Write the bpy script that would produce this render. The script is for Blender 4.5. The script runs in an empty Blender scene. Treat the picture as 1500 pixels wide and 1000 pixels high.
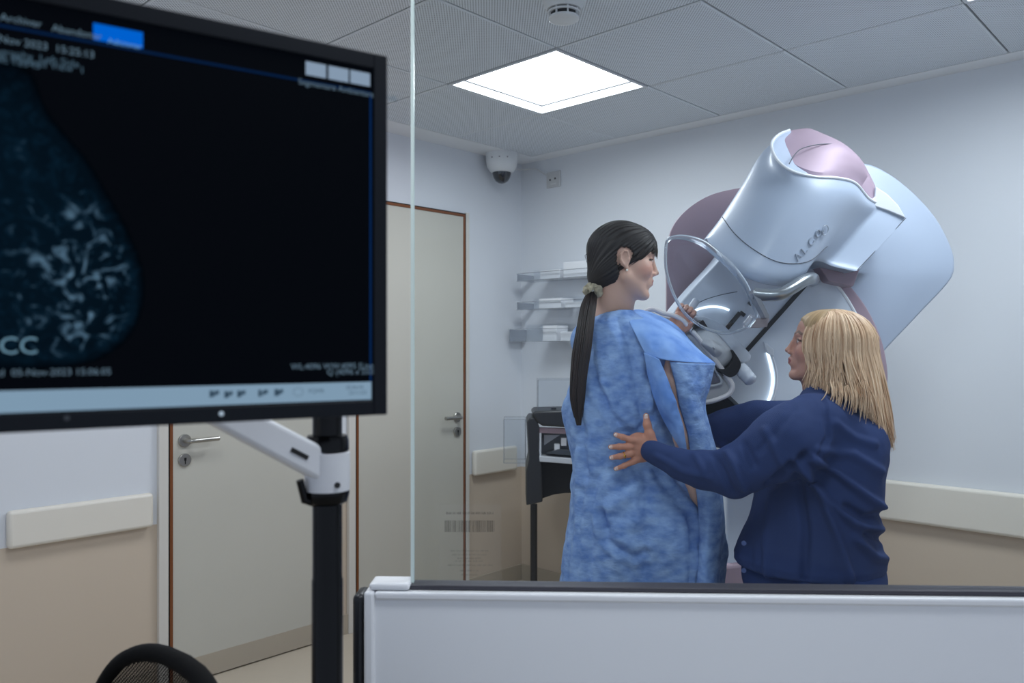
import bpy, math, random
import numpy as np
from mathutils import Vector, Matrix

# ------------------------------------------------------------------ camera, light, exposure
F = 1186.0; HY = 508.0; H = 1.375
SC = bpy.context.scene
COL = SC.collection
cam_d = bpy.data.cameras.new('camera'); cam = bpy.data.objects.new('camera', cam_d); COL.objects.link(cam)
cam.location = (0, 0, H); cam.rotation_euler = (math.pi/2, 0, 0)
cam_d.sensor_width = 36; cam_d.lens = F/1500*36; cam_d.shift_y = 8/1500; cam_d.clip_start = .05
cam_d.dof.use_dof = True; cam_d.dof.focus_distance = 2.5; cam_d.dof.aperture_fstop = 4.5
SC.camera = cam
SC.view_settings.view_transform = 'Standard'; SC.view_settings.look = 'None'
SC.view_settings.gamma = 1; SC.view_settings.use_curve_mapping = False
SC.view_settings.exposure = 0.10
SC.cycles.max_bounces = 10; SC.cycles.transparent_max_bounces = 12
world = bpy.data.worlds.new('world'); SC.world = world; world.use_nodes = True
world.node_tree.nodes['Background'].inputs[0].default_value = (.62, .73, .93, 1)
world.node_tree.nodes['Background'].inputs[1].default_value = .74

AZ = math.atan(1118/1186)
U = np.array([math.sin(AZ), math.cos(AZ), 0]); V = np.array([math.cos(AZ), -math.sin(AZ), 0]); ZZ = np.array([0, 0, 1.])
CN = np.array([.0566, 4.796, 0])
CEIL = 2.455
def R(u, v, z=0): return CN + u*U + v*V + z*ZZ
def P(px, py, Y): return np.array([(px-750)/F*Y, Y, H + (HY-py)/F*Y])
random.seed(4); rng = np.random.default_rng(7)

TILE = .59; U0 = -.104; V0 = .175
lamp_cells = [(1, 1), (1, 4), (4, 1), (4, 4)]      # (row from left wall corner, column); all after the first unseen, added for light
def panel_light(i, j, power):
    u = U0 - TILE*(i+.5); v = V0 + TILE*(j+.5)
    ld = bpy.data.lights.new('panel_light', 'AREA'); ld.shape = 'SQUARE'; ld.size = .54; ld.energy = power
    ld.color = (.86, .93, 1.0)
    o = bpy.data.objects.new('panel_light', ld); COL.objects.link(o)
    o.location = R(u, v, CEIL-.012); o.rotation_euler = (0, 0, -AZ)
    o.visible_camera = True
    return o
LIGHT_POWER = {(1, 1): 10.5, (1, 4): 12, (4, 1): 5.5, (4, 4): 6}

# ------------------------------------------------------------------ materials
def lin(c):
    if isinstance(c[0], float) and max(c) <= 1: return tuple(c[:3]) + (1,)
    return tuple((x/255/12.92 if x/255 <= .04045 else ((x/255+.055)/1.055)**2.4) for x in c[:3]) + (1,)
MC = {}
def mat(name, c, rough=.5, metal=0, noise=0, nscale=8, bump=0, bscale=60, trans=0, emit=None, es=1, coat=0, sss=0, spec=None, alpha=None, c2=None, stretch=None):
    if name in MC: return MC[name]
    m = bpy.data.materials.new(name); m.use_nodes = True; nt = m.node_tree; b = nt.nodes['Principled BSDF']
    b.inputs['Base Color'].default_value = lin(c); b.inputs['Roughness'].default_value = rough; b.inputs['Metallic'].default_value = metal
    if coat: b.inputs['Coat Weight'].default_value = coat; b.inputs['Coat Roughness'].default_value = .12
    if trans: b.inputs['Transmission Weight'].default_value = trans
    if sss: b.inputs['Subsurface Weight'].default_value = sss; b.inputs['Subsurface Radius'].default_value = (.012, .005, .003); b.inputs['Subsurface Scale'].default_value = .6
    if spec is not None: b.inputs['Specular IOR Level'].default_value = spec
    if emit is not None: b.inputs['Emission Color'].default_value = lin(emit); b.inputs['Emission Strength'].default_value = es
    tc = nt.nodes.new('ShaderNodeTexCoord'); mp = nt.nodes.new('ShaderNodeMapping'); nt.links.new(tc.outputs['Object'], mp.inputs[0])
    if stretch: mp.inputs['Scale'].default_value = stretch
    if noise or c2:
        n = nt.nodes.new('ShaderNodeTexNoise'); n.inputs['Scale'].default_value = nscale; n.inputs['Detail'].default_value = 5
        nt.links.new(mp.outputs[0], n.inputs['Vector'])
        r = nt.nodes.new('ShaderNodeValToRGB'); nt.links.new(n.outputs['Fac'], r.inputs[0]); nt.links.new(r.outputs[0], b.inputs['Base Color'])
        a = np.array(lin(c)); bb = np.array(lin(c2)) if c2 else a*(1-noise)
        if not c2: a = np.minimum(a*(1+noise*.5), 1)
        a[3] = bb[3] = 1
        r.color_ramp.elements[0].position = .33; r.color_ramp.elements[1].position = .67
        r.color_ramp.elements[0].color = bb; r.color_ramp.elements[1].color = a
    if bump:
        n2 = nt.nodes.new('ShaderNodeTexNoise'); n2.inputs['Scale'].default_value = bscale; n2.inputs['Detail'].default_value = 4
        nt.links.new(mp.outputs[0], n2.inputs['Vector'])
        bp = nt.nodes.new('ShaderNodeBump'); bp.inputs['Strength'].default_value = bump; bp.inputs['Distance'].default_value = .004
        nt.links.new(n2.outputs['Fac'], bp.inputs['Height']); nt.links.new(bp.outputs[0], b.inputs['Normal'])
    MC[name] = m; return m
def vc_mat(name, rough=.5, sss=.1, bump=.1, bscale=400, attr='col'):
    m = mat(name, (200, 150, 130), rough, bump=bump, bscale=bscale, sss=sss)
    nt = m.node_tree; a = nt.nodes.new('ShaderNodeAttribute'); a.attribute_name = attr
    nt.links.new(a.outputs['Color'], nt.nodes['Principled BSDF'].inputs['Base Color']); return m
def glass_mat(name, tint=(235, 242, 242), mix=.08, rough=.02):
    # thin clear sheet: see-through with Fresnel reflections
    m = bpy.data.materials.new(name); m.use_nodes = True; nt = m.node_tree; nt.nodes.clear()
    o = nt.nodes.new('ShaderNodeOutputMaterial'); t = nt.nodes.new('ShaderNodeBsdfTransparent'); t.inputs[0].default_value = lin(tint)
    g = nt.nodes.new('ShaderNodeBsdfGlossy'); g.inputs['Roughness'].default_value = rough
    f = nt.nodes.new('ShaderNodeFresnel'); f.inputs[0].default_value = 1.45
    ad = nt.nodes.new('ShaderNodeMath'); ad.operation = 'ADD'; ad.inputs[1].default_value = mix; ad.use_clamp = True
    mx = nt.nodes.new('ShaderNodeMixShader')
    gm = nt.nodes.new('ShaderNodeNewGeometry'); fb = nt.nodes.new('ShaderNodeMath'); fb.operation = 'SUBTRACT'; fb.inputs[0].default_value = 1; nt.links.new(gm.outputs['Backfacing'], fb.inputs[1])
    ml = nt.nodes.new('ShaderNodeMath'); ml.operation = 'MULTIPLY'; ml.use_clamp = True; nt.links.new(ad.outputs[0], ml.inputs[0]); nt.links.new(fb.outputs[0], ml.inputs[1])
    nt.links.new(f.outputs[0], ad.inputs[0]); nt.links.new(ml.outputs[0], mx.inputs[0]); nt.links.new(t.outputs[0], mx.inputs[1]); nt.links.new(g.outputs[0], mx.inputs[2])
    nt.links.new(mx.outputs[0], o.inputs[0]); MC[name] = m; return m
def emis(name, c, s):
    m = bpy.data.materials.new(name); m.use_nodes = True; nt = m.node_tree; nt.nodes.clear()
    o = nt.nodes.new('ShaderNodeOutputMaterial'); e = nt.nodes.new('ShaderNodeEmission'); e.inputs[0].default_value = lin(c); e.inputs[1].default_value = s
    nt.links.new(e.outputs[0], o.inputs[0]); MC[name] = m; return m

# ------------------------------------------------------------------ geometry helpers (all vertices are given in world space)
ORG = {}
def root(name, loc, label, cat, group=None, kind=None):
    o = bpy.data.objects.new(name, None); COL.objects.link(o); o.location = Vector(loc); o.empty_display_size = .1
    ORG[o.name] = np.array(loc, float)
    tag(o, label, cat, group, kind); return o
def tag(o, label=None, cat=None, group=None, kind=None):
    if label: o['label'] = label
    if cat: o['category'] = cat
    if group: o['group'] = group
    if kind: o['kind'] = kind
    return o
def link(name, v, f, m, parent=None, loc=None, smooth=35, attrs=None, mats=None, fm=None, bevel=0, bseg=3, label=None):
    v = np.asarray(v, float)
    if parent is not None: org = ORG[parent.name]
    else: org = np.array(loc if loc is not None else (v[:, 0].mean(), v[:, 1].mean(), v[:, 2].min()), float)
    me = bpy.data.meshes.new(name); me.from_pydata((v-org).tolist(), [], [list(map(int, q)) for q in f]) if not isinstance(f, np.ndarray) else fast(me, v-org, f)
    me.update()
    for mm in (mats or [m]): me.materials.append(mm)
    if fm is not None: me.polygons.foreach_set('material_index', np.asarray(fm, dtype=np.int32))
    if smooth: 
        me.shade_smooth()
        if smooth < 179: me.set_sharp_from_angle(angle=math.radians(smooth))
    if attrs:
        for an, (ty, arr) in attrs.items():
            at = me.attributes.new(an, ty, 'POINT')
            at.data.foreach_set('color' if ty == 'FLOAT_COLOR' else ('vector' if ty == 'FLOAT_VECTOR' else 'value'), np.asarray(arr, dtype=np.float32).ravel())
    o = bpy.data.objects.new(name, me); COL.objects.link(o); ORG[o.name] = org
    if parent is not None: o.parent = parent
    else: o.location = Vector(org)
    if bevel:
        bm_ = o.modifiers.new('bevel', 'BEVEL'); bm_.width = bevel; bm_.segments = bseg; bm_.limit_method = 'ANGLE'; bm_.angle_limit = math.radians(40)
    if label: o['label'] = label
    return o
def fast(me, v, f):
    n, k = f.shape
    me.vertices.add(len(v)); me.vertices.foreach_set('co', v.astype(np.float32).ravel())
    me.loops.add(n*k); me.loops.foreach_set('vertex_index', f.astype(np.int32).ravel())
    me.polygons.add(n); me.polygons.foreach_set('loop_start', np.arange(0, n*k, k, dtype=np.int32))
    me.update(calc_edges=True); me.validate()

def unit(a): a = np.asarray(a, float); return a/max(np.linalg.norm(a), 1e-9)
class MB:
    def __init__(s): s.v = []; s.f = []
    def add(s, v, f):
        b = len(s.v); s.v += [list(map(float, x)) for x in v]; s.f += [[b+i for i in q] for q in f]; return s
    def box(s, c, size, ax=(1, 0, 0), ay=None, az=(0, 0, 1)):
        c = np.asarray(c, float); ax = unit(ax); az = unit(az); ay = unit(np.cross(az, ax)) if ay is None else unit(ay)
        v = [c + ax*size[0]/2*i + ay*size[1]/2*j + az*size[2]/2*k for i in (-1, 1) for j in (-1, 1) for k in (-1, 1)]
        return s.add(v, [(0, 1, 3, 2), (4, 6, 7, 5), (0, 4, 5, 1), (2, 3, 7, 6), (0, 2, 6, 4), (1, 5, 7, 3)])
    def corners(s, v):   # 8 corners: bottom 4 ccw, top 4
        return s.add(v, [(3, 2, 1, 0), (4, 5, 6, 7), (0, 1, 5, 4), (1, 2, 6, 5), (2, 3, 7, 6), (3, 0, 4, 7)])
    def tube(s, pts, r, n=10, caps=True, closed=False, flat=None):
        pts = [np.asarray(p, float) for p in pts]; m = len(pts); r = [r]*m if np.isscalar(r) else list(r)
        v = []; prev = None
        for i in range(m):
            a = pts[(i-1) % m] if (closed or i > 0) else pts[i]; b = pts[(i+1) % m] if (closed or i < m-1) else pts[i]
            t = unit(b-a)
            if prev is None:
                ref = np.array([0, 0, 1.]) if abs(t[2]) < .9 else np.array([0, 1., 0]); nx = unit(np.cross(t, ref))
            else: nx = unit(prev - t*np.dot(prev, t))
            prev = nx; ny = np.cross(t, nx)
            fx, fy = flat if flat else (1, 1)
            for k in range(n):
                a_ = 2*math.pi*k/n; v.append(pts[i] + (nx*math.cos(a_)*fx + ny*math.sin(a_)*fy)*r[i])
        f = []
        for i in range(m if closed else m-1):
            j = (i+1) % m
            for k in range(n): f.append((i*n+k, i*n+(k+1) % n, j*n+(k+1) % n, j*n+k))
        if caps and not closed: f.append(tuple(range(n))[::-1]); f.append(tuple((m-1)*n+k for k in range(n)))
        return s.add(v, f)
    def lathe(s, c, prof, axis=(0, 0, 1), n=24):   # prof: (radius, height) list
        c = np.asarray(c, float); az = unit(axis); ref = np.array([1., 0, 0]) if abs(az[0]) < .9 else np.array([0, 1., 0])
        ax = unit(np.cross(ref, az)); ay = np.cross(az, ax); v = []
        for r, h in prof:
            for k in range(n):
                a = 2*math.pi*k/n; v.append(c + az*h + (ax*math.cos(a)+ay*math.sin(a))*r)
        f = [(i*n+k, i*n+(k+1) % n, (i+1)*n+(k+1) % n, (i+1)*n+k) for i in range(len(prof)-1) for k in range(n)]
        f.append(tuple(range(n))[::-1]); f.append(tuple((len(prof)-1)*n+k for k in range(n)))
        return s.add(v, f)
    def build(s, name, m, parent=None, **k): return link(name, np.array(s.v), s.f, m, parent, **k)

def cr(pts, n, closed=False):
    """Catmull-Rom resample of a list of points to n points, even in arc length"""
    p = np.asarray(pts, float); m = len(p)
    if closed: ext = np.vstack([p[-1], p, p[0], p[1]]); segs = m
    else: ext = np.vstack([2*p[0]-p[1], p, 2*p[-1]-p[-2]]); segs = m-1
    out = []
    for i in range(segs):
        a, b, c, d = ext[i:i+4]
        for t in np.linspace(0, 1, 12, endpoint=False):
            out.append(.5*((2*b) + (-a+c)*t + (2*a-5*b+4*c-d)*t*t + (-a+3*b-3*c+d)*t**3))
    out.append(p[0] if closed else p[-1]); out = np.array(out)
    L = np.r_[0, np.cumsum(np.linalg.norm(np.diff(out, axis=0), axis=1))]
    tt = np.linspace(0, L[-1], n+1)[:-1] if closed else np.linspace(0, L[-1], n)
    return np.stack([np.interp(tt, L, out[:, k]) for k in range(out.shape[1])], 1)
def patch(rows, nu, nv, disp=None, thick=.0012):
    """surface through control rows of (px,py,Y); returns a thin solid shell"""
    g = [cr([P(*q) for q in r], nu) for r in rows]
    g = np.array(g); cols = [cr(g[:, i], nv) for i in range(nu)]
    S = np.array(cols).transpose(1, 0, 2)      # nv,nu,3
    if disp is not None: S = disp(S)
    du = np.gradient(S, axis=1); dv = np.gradient(S, axis=0); N = np.cross(du, dv); N /= np.maximum(np.linalg.norm(N, axis=2, keepdims=True), 1e-9)
    A = S.reshape(-1, 3); B = (S - N*thick).reshape(-1, 3); nn = len(A); f = []
    for i in range(nv-1):
        for j in range(nu-1):
            a, b, c, d = i*nu+j, i*nu+j+1, (i+1)*nu+j+1, (i+1)*nu+j; f.append((a, b, c, d)); f.append((nn+d, nn+c, nn+b, nn+a))
    rim = [j for j in range(nu)] + [i*nu+nu-1 for i in range(1, nv)] + [(nv-1)*nu+j for j in range(nu-2, -1, -1)] + [i*nu for i in range(nv-2, 0, -1)]
    for a, b in zip(rim, rim[1:]+rim[:1]): f.append((b, a, nn+a, nn+b))
    return np.vstack([A, B]), f
def slab(outline, Y0, Y1, n=64, smooth=True, closed=True):
    """solid with the outline (px,py) laid at depth Y0, extruded straight back to Y1"""
    pts = cr([P(x, y, Y0) for x, y in outline], n, True) if smooth else np.array([P(x, y, Y0) for x, y in outline])
    m = len(pts); b = pts.copy(); b[:, 1] = Y1
    f = [tuple(range(m)), tuple(m+i for i in range(m))[::-1]] + [(i, m+i, m+(i+1) % m, (i+1) % m) for i in range(m)]
    return np.vstack([pts, b]), f
def pillow(outline, Y0, Y1, edge=.02, dome=.03, n=96, ctr=None, tilt=(0, 0), smooth=True):
    """rounded shell: outline (px,py) at depth Y0, front bulging towards the viewer, straight back to Y1"""
    pts = cr([P(x, y, Y0) for x, y in outline], n, True) if smooth else np.array([P(x, y, Y0) for x, y in outline])
    n = len(pts); c = pts.mean(0) if ctr is None else P(ctr[0], ctr[1], Y0)
    rings = []
    b = pts.copy(); b[:, 1] = Y1; rings.append(b)
    size = np.linalg.norm(pts-c, axis=1).mean()
    for a in np.linspace(0, 1, 6):
        q = c + (pts-c)*(1 - edge/size*(1-math.cos(a*math.pi/2))); q = q.copy(); q[:, 1] = Y0 + edge - edge*math.sin(a*math.pi/2); rings.append(q)
    k0 = 1-edge/size
    for t in (.88, .72, .55, .38, .2, .06):
        q = c + (pts-c)*k0*t; q[:, 1] = Y0 - dome*(1-t**2); rings.append(q)
    for q in rings:
        q[:, 1] += (q[:, 0]-c[0])*tilt[0] + (q[:, 2]-c[2])*tilt[1]
    v = np.vstack(rings); f = []
    for i in range(len(rings)-1):
        for k in range(n): f.append((i*n+k, (i+1)*n+k, (i+1)*n+(k+1) % n, i*n+(k+1) % n))
    f.append(tuple((len(rings)-1)*n+k for k in range(n))); f.append(tuple(range(n))[::-1])
    return v, f
def vnoise(p, seed=0):
    """value noise in about -1..1 for an (n,3) array"""
    p = np.asarray(p, float); i = np.floor(p).astype(np.int64); f = p-i; f = f*f*(3-2*f)
    def h(a, b, c):
        n = (a*374761393 + b*668265263 + c*2147483647 + seed*974711) & 0xffffffff
        n = ((n ^ (n >> 13))*1274126177) & 0xffffffff; n = n ^ (n >> 16); return (n & 0xffff)/32767.5-1
    r = 0
    for dx in (0, 1):
        for dy in (0, 1):
            for dz in (0, 1):
                w = (f[:, 0] if dx else 1-f[:, 0])*(f[:, 1] if dy else 1-f[:, 1])*(f[:, 2] if dz else 1-f[:, 2]); r = r + w*h(i[:, 0]+dx, i[:, 1]+dy, i[:, 2]+dz)
    return r
def text_part(name, s, origin, ex, ey, size, m, parent, depth=.0004, align='LEFT'):
    cu = bpy.data.curves.new('txt', 'FONT'); cu.body = s; cu.size = size; cu.extrude = depth; cu.align_x = align; cu.resolution_u = 3
    t = bpy.data.objects.new('txt', cu); COL.objects.link(t); bpy.context.view_layer.update()
    me = bpy.data.meshes.new_from_object(t.evaluated_get(bpy.context.evaluated_depsgraph_get()))
    v = np.array([list(q.co) for q in me.vertices]); f = [list(q.vertices) for q in me.polygons]
    bpy.data.objects.remove(t); bpy.data.meshes.remove(me)
    ex = unit(ex); ey = unit(ey); ez = np.cross(ex, ey)
    w = np.asarray(origin, float) + v[:, :1]*ex + v[:, 1:2]*ey + v[:, 2:3]*ez
    return link(name, w, f, m, parent, smooth=0)

# ------------------------------------------------------------------ signed-distance sculpting (surface nets)
class Field:
    def __init__(s, lo, hi, h):
        s.lo = np.array(lo, float); s.h = h; n = np.ceil((np.array(hi)-s.lo)/h).astype(int)+1; s.n = n
        s.ax = [s.lo[k]+h*np.arange(n[k]) for k in range(3)]; s.f = np.full(tuple(n), .06, np.float32)
    def blk(s, lo, hi, m):
        sl = []
        for k in range(3):
            a = int(max(0, math.floor((lo[k]-m-s.lo[k])/s.h))); b = int(min(s.n[k], math.ceil((hi[k]+m-s.lo[k])/s.h)+1))
            if b <= a: return None, None
            sl.append(slice(a, b))
        g = np.stack(np.meshgrid(*[s.ax[k][sl[k]] for k in range(3)], indexing='ij'), -1).astype(np.float32)
        return tuple(sl), g
    def comb(s, sl, d, k, op):
        a = s.f[sl]
        if op == 'u': h = np.clip(k-np.abs(a-d), 0, None)/k if k else 0; s.f[sl] = np.minimum(a, d) - (h*h*k/4 if k else 0)
        else: d = -d; h = np.clip(k-np.abs(a-d), 0, None)/k if k else 0; s.f[sl] = np.maximum(a, d) + (h*h*k/4 if k else 0)
    def cone(s, a, b, ra, rb, k=.01, op='u', sq=None):
        a = np.asarray(a, float); b = np.asarray(b, float); r = max(ra, rb)
        sl, g = s.blk(np.minimum(a, b)-r, np.maximum(a, b)+r, k+.05)
        if sl is None: return s
        ab = b-a; L = max(float(ab@ab), 1e-12); t = np.clip(((g-a)@ab)/L, 0, 1)[..., None]
        d = np.linalg.norm(g-(a+t*ab), axis=-1) - (ra+(rb-ra)*t[..., 0]); s.comb(sl, d, k, op); return s
    def chain(s, pts, rs, k=.01, op='u'):
        for i in range(len(pts)-1): s.cone(pts[i], pts[i+1], rs[i], rs[i+1], k, op)
        return s
    def ell(s, c, r, M=None, k=.01, op='u'):
        c = np.asarray(c, float); r = np.asarray(r, float); R_ = r.max()
        sl, g = s.blk(c-R_, c+R_, k+.05)
        if sl is None: return s
        p = g-c
        if M is not None: p = p@M          # columns of M are the local axes
        k0 = np.linalg.norm(p/r, axis=-1); k1 = np.linalg.norm(p/(r*r), axis=-1)
        d = np.where(k0 < 1e-6, -r.min(), k0*(k0-1)/np.maximum(k1, 1e-6)); s.comb(sl, d, k, op); return s
    def cut(s, fn, k=.004):      # subtract region where fn(points)<0
        g = np.stack(np.meshgrid(*s.ax, indexing='ij'), -1); d = -fn(g); a = s.f
        h = np.clip(k-np.abs(a-d), 0, None)/k; s.f = (np.maximum(a, d)+h*h*k/4).astype(np.float32); return s
    def mesh(s):
        f = s.f; ins = f < 0; n = s.n
        c = [f[i:n[0]-1+i, j:n[1]-1+j, k:n[2]-1+k] for i in (0, 1) for j in (0, 1) for k in (0, 1)]
        ic = [ins[i:n[0]-1+i, j:n[1]-1+j, k:n[2]-1+k] for i in (0, 1) for j in (0, 1) for k in (0, 1)]
        cnt = sum(x.astype(np.int8) for x in ic); act = (cnt > 0) & (cnt < 8)
        idx = -np.ones(act.shape, np.int64); w = np.argwhere(act); idx[act] = np.arange(len(w))
        cv = np.stack([x[act] for x in c], 1); offs = np.array([(i, j, k) for i in (0, 1) for j in (0, 1) for k in (0, 1)], float)
        edges = [(a, b) for a in range(8) for b in range(a+1, 8) if np.abs(offs[a]-offs[b]).sum() == 1]
        acc = np.zeros((len(w), 3)); num = np.zeros(len(w))
        for a, b in edges:
            fa, fb = cv[:, a], cv[:, b]; x = (fa < 0) != (fb < 0); t = np.where(x, fa/np.where(np.abs(fa-fb) < 1e-9, 1, fa-fb), 0)
            acc += np.where(x[:, None], offs[a]+t[:, None]*(offs[b]-offs[a]), 0); num += x
        v = s.lo + (w + acc/num[:, None])*s.h
        F_ = []
        for ax in range(3):
            a1, a2 = [(1, 2), (2, 0), (0, 1)][ax]
            sl0 = [slice(1, -1)]*3; sl0[ax] = slice(0, -1); sl1 = list(sl0); sl1[ax] = slice(1, None)
            A = ins[tuple(sl0)]; B = ins[tuple(sl1)]; e = np.argwhere(A != B)
            if not len(e): continue
            pos = e.copy(); 
            for k in range(3):
                if k != ax: pos[:, k] += 1
            q = []
            for d1, d2 in ((0, 0), (-1, 0), (-1, -1), (0, -1)):
                pp = pos.copy(); pp[:, a1] += d1; pp[:, a2] += d2; q.append(idx[pp[:, 0], pp[:, 1], pp[:, 2]])
            q = np.stack(q, 1); inn = A[tuple(e.T)]
            q[~inn] = q[~inn][:, ::-1]; F_.append(q)
        Fq = np.vstack(F_); Fq = Fq[(Fq >= 0).all(1)]
        return v, Fq
def smooth_mesh(v, f, it=2, lam=.5):
    a = f; b = np.roll(f, -1, 1); e = np.stack([a.ravel(), b.ravel()], 1)
    for _ in range(it):
        s_ = np.zeros_like(v); c_ = np.zeros(len(v))
        np.add.at(s_, e[:, 0], v[e[:, 1]]); np.add.at(s_, e[:, 1], v[e[:, 0]]); np.add.at(c_, e[:, 0], 1); np.add.at(c_, e[:, 1], 1)
        v = v + lam*(s_/np.maximum(c_, 1)[:, None]-v)
    return v
def vnormals(v, f):
    n = np.cross(v[f[:, 2]]-v[f[:, 0]], v[f[:, 3]]-v[f[:, 1]]); N = np.zeros_like(v)
    for k in range(4): np.add.at(N, f[:, k], n)
    return N/np.maximum(np.linalg.norm(N, axis=1, keepdims=True), 1e-12)
def merge(*ms):
    vs, fs, o = [], [], 0
    for v, f in ms: vs.append(v); fs.append(f+o); o += len(v)
    return np.vstack(vs), np.vstack(fs)
def seg_dist2d(x, z, pts):
    """distance in the XZ plane from points to a polyline of (x,z)"""
    d = np.full(x.shape, 9.); 
    for (ax, az), (bx, bz) in zip(pts[:-1], pts[1:]):
        L = (bx-ax)**2+(bz-az)**2; t = np.clip(((x-ax)*(bx-ax)+(z-az)*(bz-az))/L, 0, 1)
        d = np.minimum(d, np.hypot(x-ax-t*(bx-ax), z-az-t*(bz-az)))
    return d
def poly_sd(x, z, poly):
    """signed distance to a 2D polygon, negative inside"""
    d = np.full(x.shape, 9.); ins = np.zeros(x.shape, bool); n = len(poly)
    for i in range(n):
        ax, az = poly[i]; bx, bz = poly[(i+1) % n]; L = (bx-ax)**2+(bz-az)**2
        t = np.clip(((x-ax)*(bx-ax)+(z-az)*(bz-az))/L, 0, 1); d = np.minimum(d, np.hypot(x-ax-t*(bx-ax), z-az-t*(bz-az)))
        if az != bz: c = ((az > z) != (bz > z)) & (x < (bx-ax)*(z-az)/(bz-az)+ax); ins ^= c
    return np.where(ins, -d, d)
# ------------------------------------------------------------------ the room
def S(name, mb, m, **k):
    o = mb.build(name, m, **k); o['kind'] = 'structure'; return o
def wallmat():
    # two-tone wall paint: white above the bumper rails, beige below
    m = mat('wall_paint', (214, 215, 216), .6, bump=.04, bscale=120); nt = m.node_tree; b = nt.nodes['Principled BSDF']
    g = nt.nodes.new('ShaderNodeNewGeometry'); sx = nt.nodes.new('ShaderNodeSeparateXYZ'); nt.links.new(g.outputs['Position'], sx.inputs[0])
    lt = nt.nodes.new('ShaderNodeMath'); lt.operation = 'LESS_THAN'; lt.inputs[1].default_value = .668; nt.links.new(sx.outputs[2], lt.inputs[0])
    mx = nt.nodes.new('ShaderNodeMix'); mx.data_type = 'RGBA'; mx.inputs[6].default_value = lin((218, 221, 226)); mx.inputs[7].default_value = lin((202, 186, 167))
    nt.links.new(lt.outputs[0], mx.inputs[0]); nt.links.new(mx.outputs[2], b.inputs['Base Color']); return m
WALL = wallmat()
WHITE = mat('white_plastic', (226, 227, 228), .35)
FLOORM = mat('floor_vinyl', (196, 184, 166), .35, noise=.06, nscale=3)
MB().box(R(-3.2, 2.9, -.05), (6.6, 6.2, .1), U, V).build('floor', FLOORM, smooth=0)['kind'] = 'structure'
S('wall_left', MB().box(R(-3.2, -.06, 1.3), (6.6, .12, 2.6), U, V), WALL, smooth=0)
S('wall_right', MB().box(R(.06, 2.94, 1.3), (.12, 6.12, 2.6), U, V), WALL, smooth=0)

# ceiling: plaster border, backing and one metal tile per grid cell
PL = mat('ceiling_plaster', (234, 235, 237), .7)
back = MB().box(R(-3.2, 2.9, CEIL+.075), (6.6, 6.2, .05), U, V)
back.box(R(U0/2+.02, V0+2.95, CEIL+.03), (-U0-.0+.04, 5.9, .06), U, V).box(R(-3.2, V0/2, CEIL+.03), (6.6, V0, .06), U, V)
ceiling = S('ceiling', back, PL, smooth=0)
def perf_mat():
    m = mat('perforated_metal', (205, 209, 214), .45); nt = m.node_tree; b = nt.nodes['Principled BSDF']
    tc = nt.nodes.new('ShaderNodeTexCoord'); mp = nt.nodes.new('ShaderNodeMapping'); mp.inputs['Rotation'].default_value = (0, 0, AZ+math.pi/4)
    nt.links.new(tc.outputs['Object'], mp.inputs[0]); sx = nt.nodes.new('ShaderNodeSeparateXYZ'); nt.links.new(mp.outputs[0], sx.inputs[0])
    outs = []
    for k in (0, 1):
        mu = nt.nodes.new('ShaderNodeMath'); mu.operation = 'MULTIPLY'; mu.inputs[1].default_value = 2*math.pi/.0085; nt.links.new(sx.outputs[k], mu.inputs[0])
        si = nt.nodes.new('ShaderNodeMath'); si.operation = 'SINE'; nt.links.new(mu.outputs[0], si.inputs[0]); outs.append(si)
    ml = nt.nodes.new('ShaderNodeMath'); ml.operation = 'ADD'; nt.links.new(outs[0].outputs[0], ml.inputs[0]); nt.links.new(outs[1].outputs[0], ml.inputs[1])
    r = nt.nodes.new('ShaderNodeValToRGB'); r.color_ramp.elements[0].position = .55; r.color_ramp.elements[1].position = 1.0
    r.color_ramp.elements[0].color = lin((226, 231, 237)); r.color_ramp.elements[1].color = lin((126, 131, 138))
    nt.links.new(ml.outputs[0], r.inputs[0]); nt.links.new(r.outputs[0], b.inputs['Base Color']); return m
PERF = perf_mat(); RIM = mat('tile_rim', (222, 226, 230), .4)
tile_me = None
NI, NJ = 10, 10
for i in range(NI):
    for j in range(NJ):
        if (i, j) in lamp_cells: continue
        g = .0035; w = TILE/2-g; c = np.array([0, 0, 0.]); 
        if tile_me is None:
            mb = MB(); b_ = .006
            A = [(-w, -w), (w, -w), (w, w), (-w, w)]; B = [(-w+b_, -w+b_), (w-b_, -w+b_), (w-b_, w-b_), (-w+b_, w-b_)]
            vv = [U*a+V*b+ZZ*.03 for a, b in A]+[U*a+V*b+ZZ*.004 for a, b in A]+[U*a+V*b for a, b in B]
            ff = [(3, 2, 1, 0)]+[(q, (q+1) % 4, 4+(q+1) % 4, 4+q) for q in range(4)]+[(4+q, 4+(q+1) % 4, 8+(q+1) % 4, 8+q) for q in range(4)]+[(8, 9, 10, 11)]
            o = link('ceiling_tile', vv, ff, PERF, loc=(0, 0, 0), smooth=0, mats=[PERF, RIM], fm=[1]+[1]*8+[0]); tile_me = o.data
        else: o = bpy.data.objects.new('ceiling_tile', tile_me); COL.objects.link(o)
        pos = R(U0-TILE*(i+.5), V0+TILE*(j+.5), CEIL+.0006*rng.standard_normal()); o.parent = ceiling
        o.location = Vector(pos-ORG[ceiling.name]); o.rotation_euler = (rng.normal()*.0012, rng.normal()*.0012, 0)
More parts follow.
